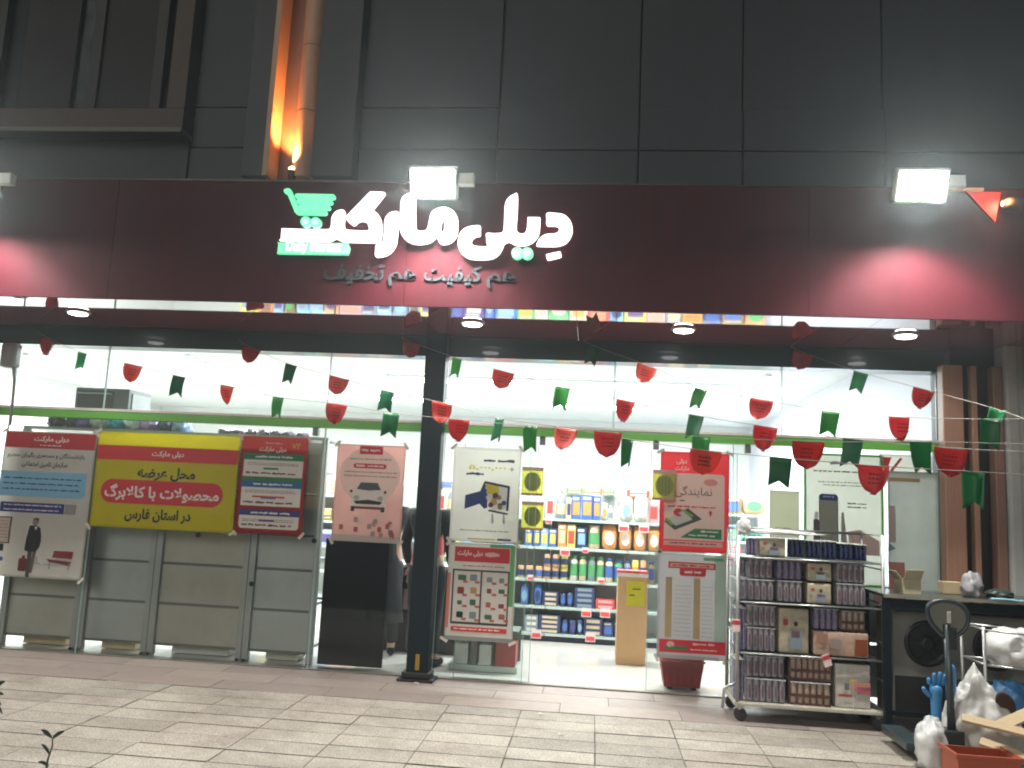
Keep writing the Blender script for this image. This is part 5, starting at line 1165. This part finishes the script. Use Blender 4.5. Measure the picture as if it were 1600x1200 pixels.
skinned('glove_hand', [(0,0,-.2,.03), (0,0,-.08,.034), (0,0,.02,.034), (0,0,.06,.028)], [(0,1),(1,2),(2,3)], gb, t, sub=2)
# white sack
sp = at(1510, 1195, 5.75)
def sack(name, label, pts, m, depth, seed):
    """rumpled sack: outline given as photo pixels on a plane, real thickness, knotted top"""
    pass
wbm = mat('white_woven_sack', (.50, .50, .475), .5, var=.16, scale=9, bump=.5)
bm = bmesh.new(); bmesh.ops.create_icosphere(bm, subdivisions=5, radius=1)
for v in bm.verts:
    x, y, z = v.co; nn = noise.noise(v.co * 1.7 + Vector((9, 2, 4))) * .22 + noise.noise(v.co * 4.5) * .12 - (1 - min(1, abs(noise.noise(v.co * 2.4 + Vector((1, 5, 2)))) * 3)) * .07 - (1 - min(1, abs(noise.noise(v.co * 6)) * 3)) * .02
    q = v.co * (1 + nn); tp = max(0, q.z); q.x *= 1 - .55 * tp ** 1.2; q.y *= 1 - .4 * tp; q.x += -.22 * tp * (1 - .3 * tp)
    v.co = Vector((q.x * .24, q.y * .17, max(0, (q.z + .75) / 1.75) * .60))
for f in bm.faces: f.smooth = True
o = mesh('white_sack', bm, wbm, loc=(sp.x + .17, 5.92, .0)); tag(o, 'big crumpled white sack standing right of the pallet truck pole', 'sack')
bm = bmesh.new(); bmesh.ops.create_icosphere(bm, subdivisions=3, radius=1)
for v in bm.verts: v.co = Vector((v.co.x * .055, v.co.y * .02, v.co.z * .09))
o2 = mesh('sack_opening', bm, mat('dark_brown_inside', (.05, .03, .02), .8), o); o2.location = (.10, -.10, .42); o2.rotation_euler = (.3, RAD(-40), 0)
bag('plastic_sheet', 'pale crumpled plastic sheet spilling left of the pallet truck foot', 'plastic sheet', (onz(1455, 1200).x, 5.85, 0), (.10, .12, .30), MATS['white_bag_film'], 45)
# orange crate
oc = mat('orange_red_plastic', (.34, .075, .035), .45, var=.08); cp = at(1525, 1165, 5.55)
t = thing('plastic_crate', 'orange red plastic crate in front of the white sack', 'crate', (cp.x, 5.50, 0))
for (a, b, c, d_) in ((-.17, .17, -.12, -.11), (-.17, .17, .11, .12), (-.17, -.16, -.109, .109), (.16, .17, -.109, .109)): bx('side', (a, b, c, d_, .0, .20), oc, t, bev=.002)
bx('floor', (-.159, .159, -.109, .109, .0, .01), oc, t); bx('rim', (-.185, .185, -.135, -.121, .185, .21), oc, t, bev=.003); bx('rim', (-.185, -.171, -.12, .135, .185, .21), oc, t, bev=.003); bx('rim', (.171, .185, -.12, .135, .185, .21), oc, t, bev=.003)
# wood boards
bd = mat('pale_sawn_wood', (.42, .32, .19), .75, var=.15, scale=14, grain=(1, 8, 8), bump=.2)
for i, (px, py, rz, tl, ln, lab) in enumerate(((1568, 1142, -.35, .12, .62, 'longest pale wooden board sticking out over the orange crate'), (1590, 1190, -.5, .2, .5, 'lower pale wooden board at the bottom right corner'), (1596, 1130, .4, -.3, .4, 'short pale wooden board at the right edge'))):
    p = at(px, py, 5.5); o = bx('wooden_board', (-ln/2, ln/2, -.045, .045, -.009, .009), bd, bev=.003); o.location = (p.x + .1, 5.5 + .1 * i, p.z); o.rotation_euler = (.25, tl, rz); tag(o, lab, 'board', 'loose wooden boards')
# wire trolley with white bag
t = thing('wire_trolley', 'grey wire trolley at the right edge holding a white bag', 'trolley', (at(1532, 1100, 6.1).x, 6.0, 0)); lw = .5
for x in (0, lw):
    for y in (0, .35): tb('post', [(x, y, .06), (x - .01, y, .86)], .012, cage_m, t)
for z in (.30, .62, .84):
    for y in (0, .35): tb('rail', [(0, y, z + .0), (lw, y, z - .03)], .007, cage_m, t, 6)
    for x in (0, lw): tb('rail', [(x, 0, z - .03 * (x > 0)), (x, .35, z - .03 * (x > 0))], .007, cage_m, t, 6)
for z in (.30, .62):
    for k in range(1, 8): tb('basket_wire', [(lw*k/8, 0, z - .03*k/8), (lw*k/8, .35, z - .03*k/8)], .003, cage_m, t, 5)
for x in (0, lw):
    for y in (0, .35): bm = bmesh.new(); lathe(bm, [(.028, -.01), (.03, 0), (.028, .01)], n=12); o = mesh('castor_wheel', bm, black, t); o.location = (x, y, .03); o.rotation_euler = (RAD(90), 0, 0)
tx = t.location.x
bag('plastic_bag', 'white translucent bag lying in the wire trolley', 'bag', (tx + .22, 6.12, .60), (.17, .14, .26), MATS['white_bag_film'], 51)
bag('plastic_bag', 'blue bag in the lower basket of the wire trolley', 'bag', (tx + .2, 6.15, .28), (.15, .12, .24), mat('blue_bag_film', (.06, .20, .42), .35, bump=.5), 52)
# outside appliance at the upper left
p = at(17, 558, 7.30); t = thing('wall_unit', 'rounded grey wall unit with a pipe at the left end of the dark beam', 'wall unit', (p.x, 7.30, p.z))
bm = bmesh.new(); box(bm, -.07, .07, -.06, .06, -.10, .13, bev=.035); mesh('casing', bm, mat('grey_plastic_case', (.30, .31, .29), .5), t)
tb('pipe', [(.04, 0, -.1), (.05, .02, -.2), (.03, .06, -.42), (.02, .08, -.62)], .014, paint('#9a9c96', .5), t)

# paper scraps and seedlings in front
for i, (px, py) in enumerate(((845, 1116), (877, 1148), (652, 1068))):
    p = onz(px, py, .004); bm = bmesh.new(); pts = [(.028*cos(a)*random.uniform(.6, 1.1), .02*sin(a)*random.uniform(.6, 1.1), random.uniform(0, .012)) for a in [2*pi*k/7 for k in range(7)]]
    c = bm.verts.new((0, 0, .008)); vs = [bm.verts.new(q) for q in pts]
    for k in range(7): bm.faces.new((c, vs[k], vs[(k+1) % 7]))
    bmesh.ops.solidify(bm, geom=bm.faces[:], thickness=.001)
    o = mesh('paper_scrap', bm, paint('#e2e2dc', .6)); o.location = p; tag(o, 'white paper scrap on the paving, ' + ('the larger one in front of the doorway', 'the smaller one nearer the camera', 'the one at the foot of the pillar')[i], 'litter', 'paper scraps on the paving')
leaf_m = mat('dark_green_leaf', (.022, .045, .02), .55, var=.25, scale=20); stem_m = mat('green_grey_stem', (.10, .11, .06), .7)
def leaf(bm, base, tip, wid, bend=.2):
    base, tip = Vector(base), Vector(tip); d = tip - base; s_ = d.cross(Vector((0, 1, 0.2))).normalized(); n = 6; L, R, Cn = [], [], []
    for i in range(n + 1):
        u = i / n; c = base + d * u + Vector((0, 0, bend * d.length * sin(pi*u) * .5)); ww = wid * sin(pi * min(1, u*.95 + .05)) ** .8
        Cn.append(bm.verts.new(c + Vector((0, .25*ww, 0)))); L.append(bm.verts.new(c + s_*ww)); R.append(bm.verts.new(c - s_*ww))
    for i in range(n):
        for f in (bm.faces.new((L[i], L[i+1], Cn[i+1], Cn[i])), bm.faces.new((Cn[i], Cn[i+1], R[i+1], R[i]))): f.smooth = True
def seedling(label, px, py, Y, leaves, h):
    p = at(px, py, Y); t = thing('seedling', label, 'plant', (p.x, Y, 0)); top = p.z
    tb('stem', [(-.01, 0, -.01), (-.004, .0, top*.5), (.012, 0, top*.8), (.008, 0, top)], [.006, .005, .004, .003], stem_m, t, 6)
    for (bz, tx_, ty_, tz_, w_) in leaves:
        bm = bmesh.new(); leaf(bm, (.005, 0, top*bz), (tx_, ty_, top*bz + tz_), w_); mesh('leaf', bm, leaf_m, t)
seedling('small dark green seedling growing up in the lower left of the paving', 80, 1152, 4.35, [(.98, -.055, -.01, .04, .012), (.98, -.06, .02, .015, .010), (.96, .075, -.01, .045, .009), (.95, .05, .03, .04, .007), (.6, -.05, 0, .05, .010), (.58, -.04, .02, .03, .008), (.35, -.05, -.01, .02, .010), (.2, .05, 0, .02, .009), (.12, -.04, .02, .03, .010)], .2)
seedling('leafy shoot cut off by the left edge of the picture', -8, 1070, 4.3, [(.98, .055, 0, .03, .010), (.9, .05, .01, .0, .009), (.85, .05, 0, -.03, .010), (.8, .055, .01, -.05, .011), (.6, -.05, 0, .05, .010)], .2)

# ------------------------------------------------------------------ thin volume added to imitate lens veil and lamp glare
bm = bmesh.new(); box(bm, -90, 90, -90, 30, -1.3, 9.9); hz_ = mesh('glare_veil', bm, [])
m = bpy.data.materials.new('glare_veil'); m.use_nodes = True; n = m.node_tree; n.nodes.remove(n.nodes['Principled BSDF'])
v = n.nodes.new('ShaderNodeVolumePrincipled'); v.inputs['Color'].default_value = (.80, .92, 1, 1); v.inputs['Density'].default_value = .0038; v.inputs['Anisotropy'].default_value = .78
n.links.new(v.outputs[0], n.nodes['Material Output'].inputs['Volume']); hz_.data.materials.append(m); hz_['kind'] = 'stuff'

# low rack standing inside behind the right window
t = thing('storage_rack', 'low grey rack backed against the right window below the phone poster', 'rack', (1.45, 7.66, 0)); w = 1.36
for x in (0, .66, w): bx('upright', (x - .02, x + .02, -.02, .02, .01, .94), post_m, t)
for a, b in ((.022, .638), (.682, w - .022)):
    for c, d in ((.06, .48), (.50, .93)): bx('back_panel', (a, b, 0, .012, c, d), steel, t, bev=.002)
bx('pink_sheet', (.93, 1.33, -.012, -.004, .60, .93), ink('#cf9a9a'), t)
bx('top_board', (-.02, w + .02, -.02, .36, .942, .965), post_m, t)
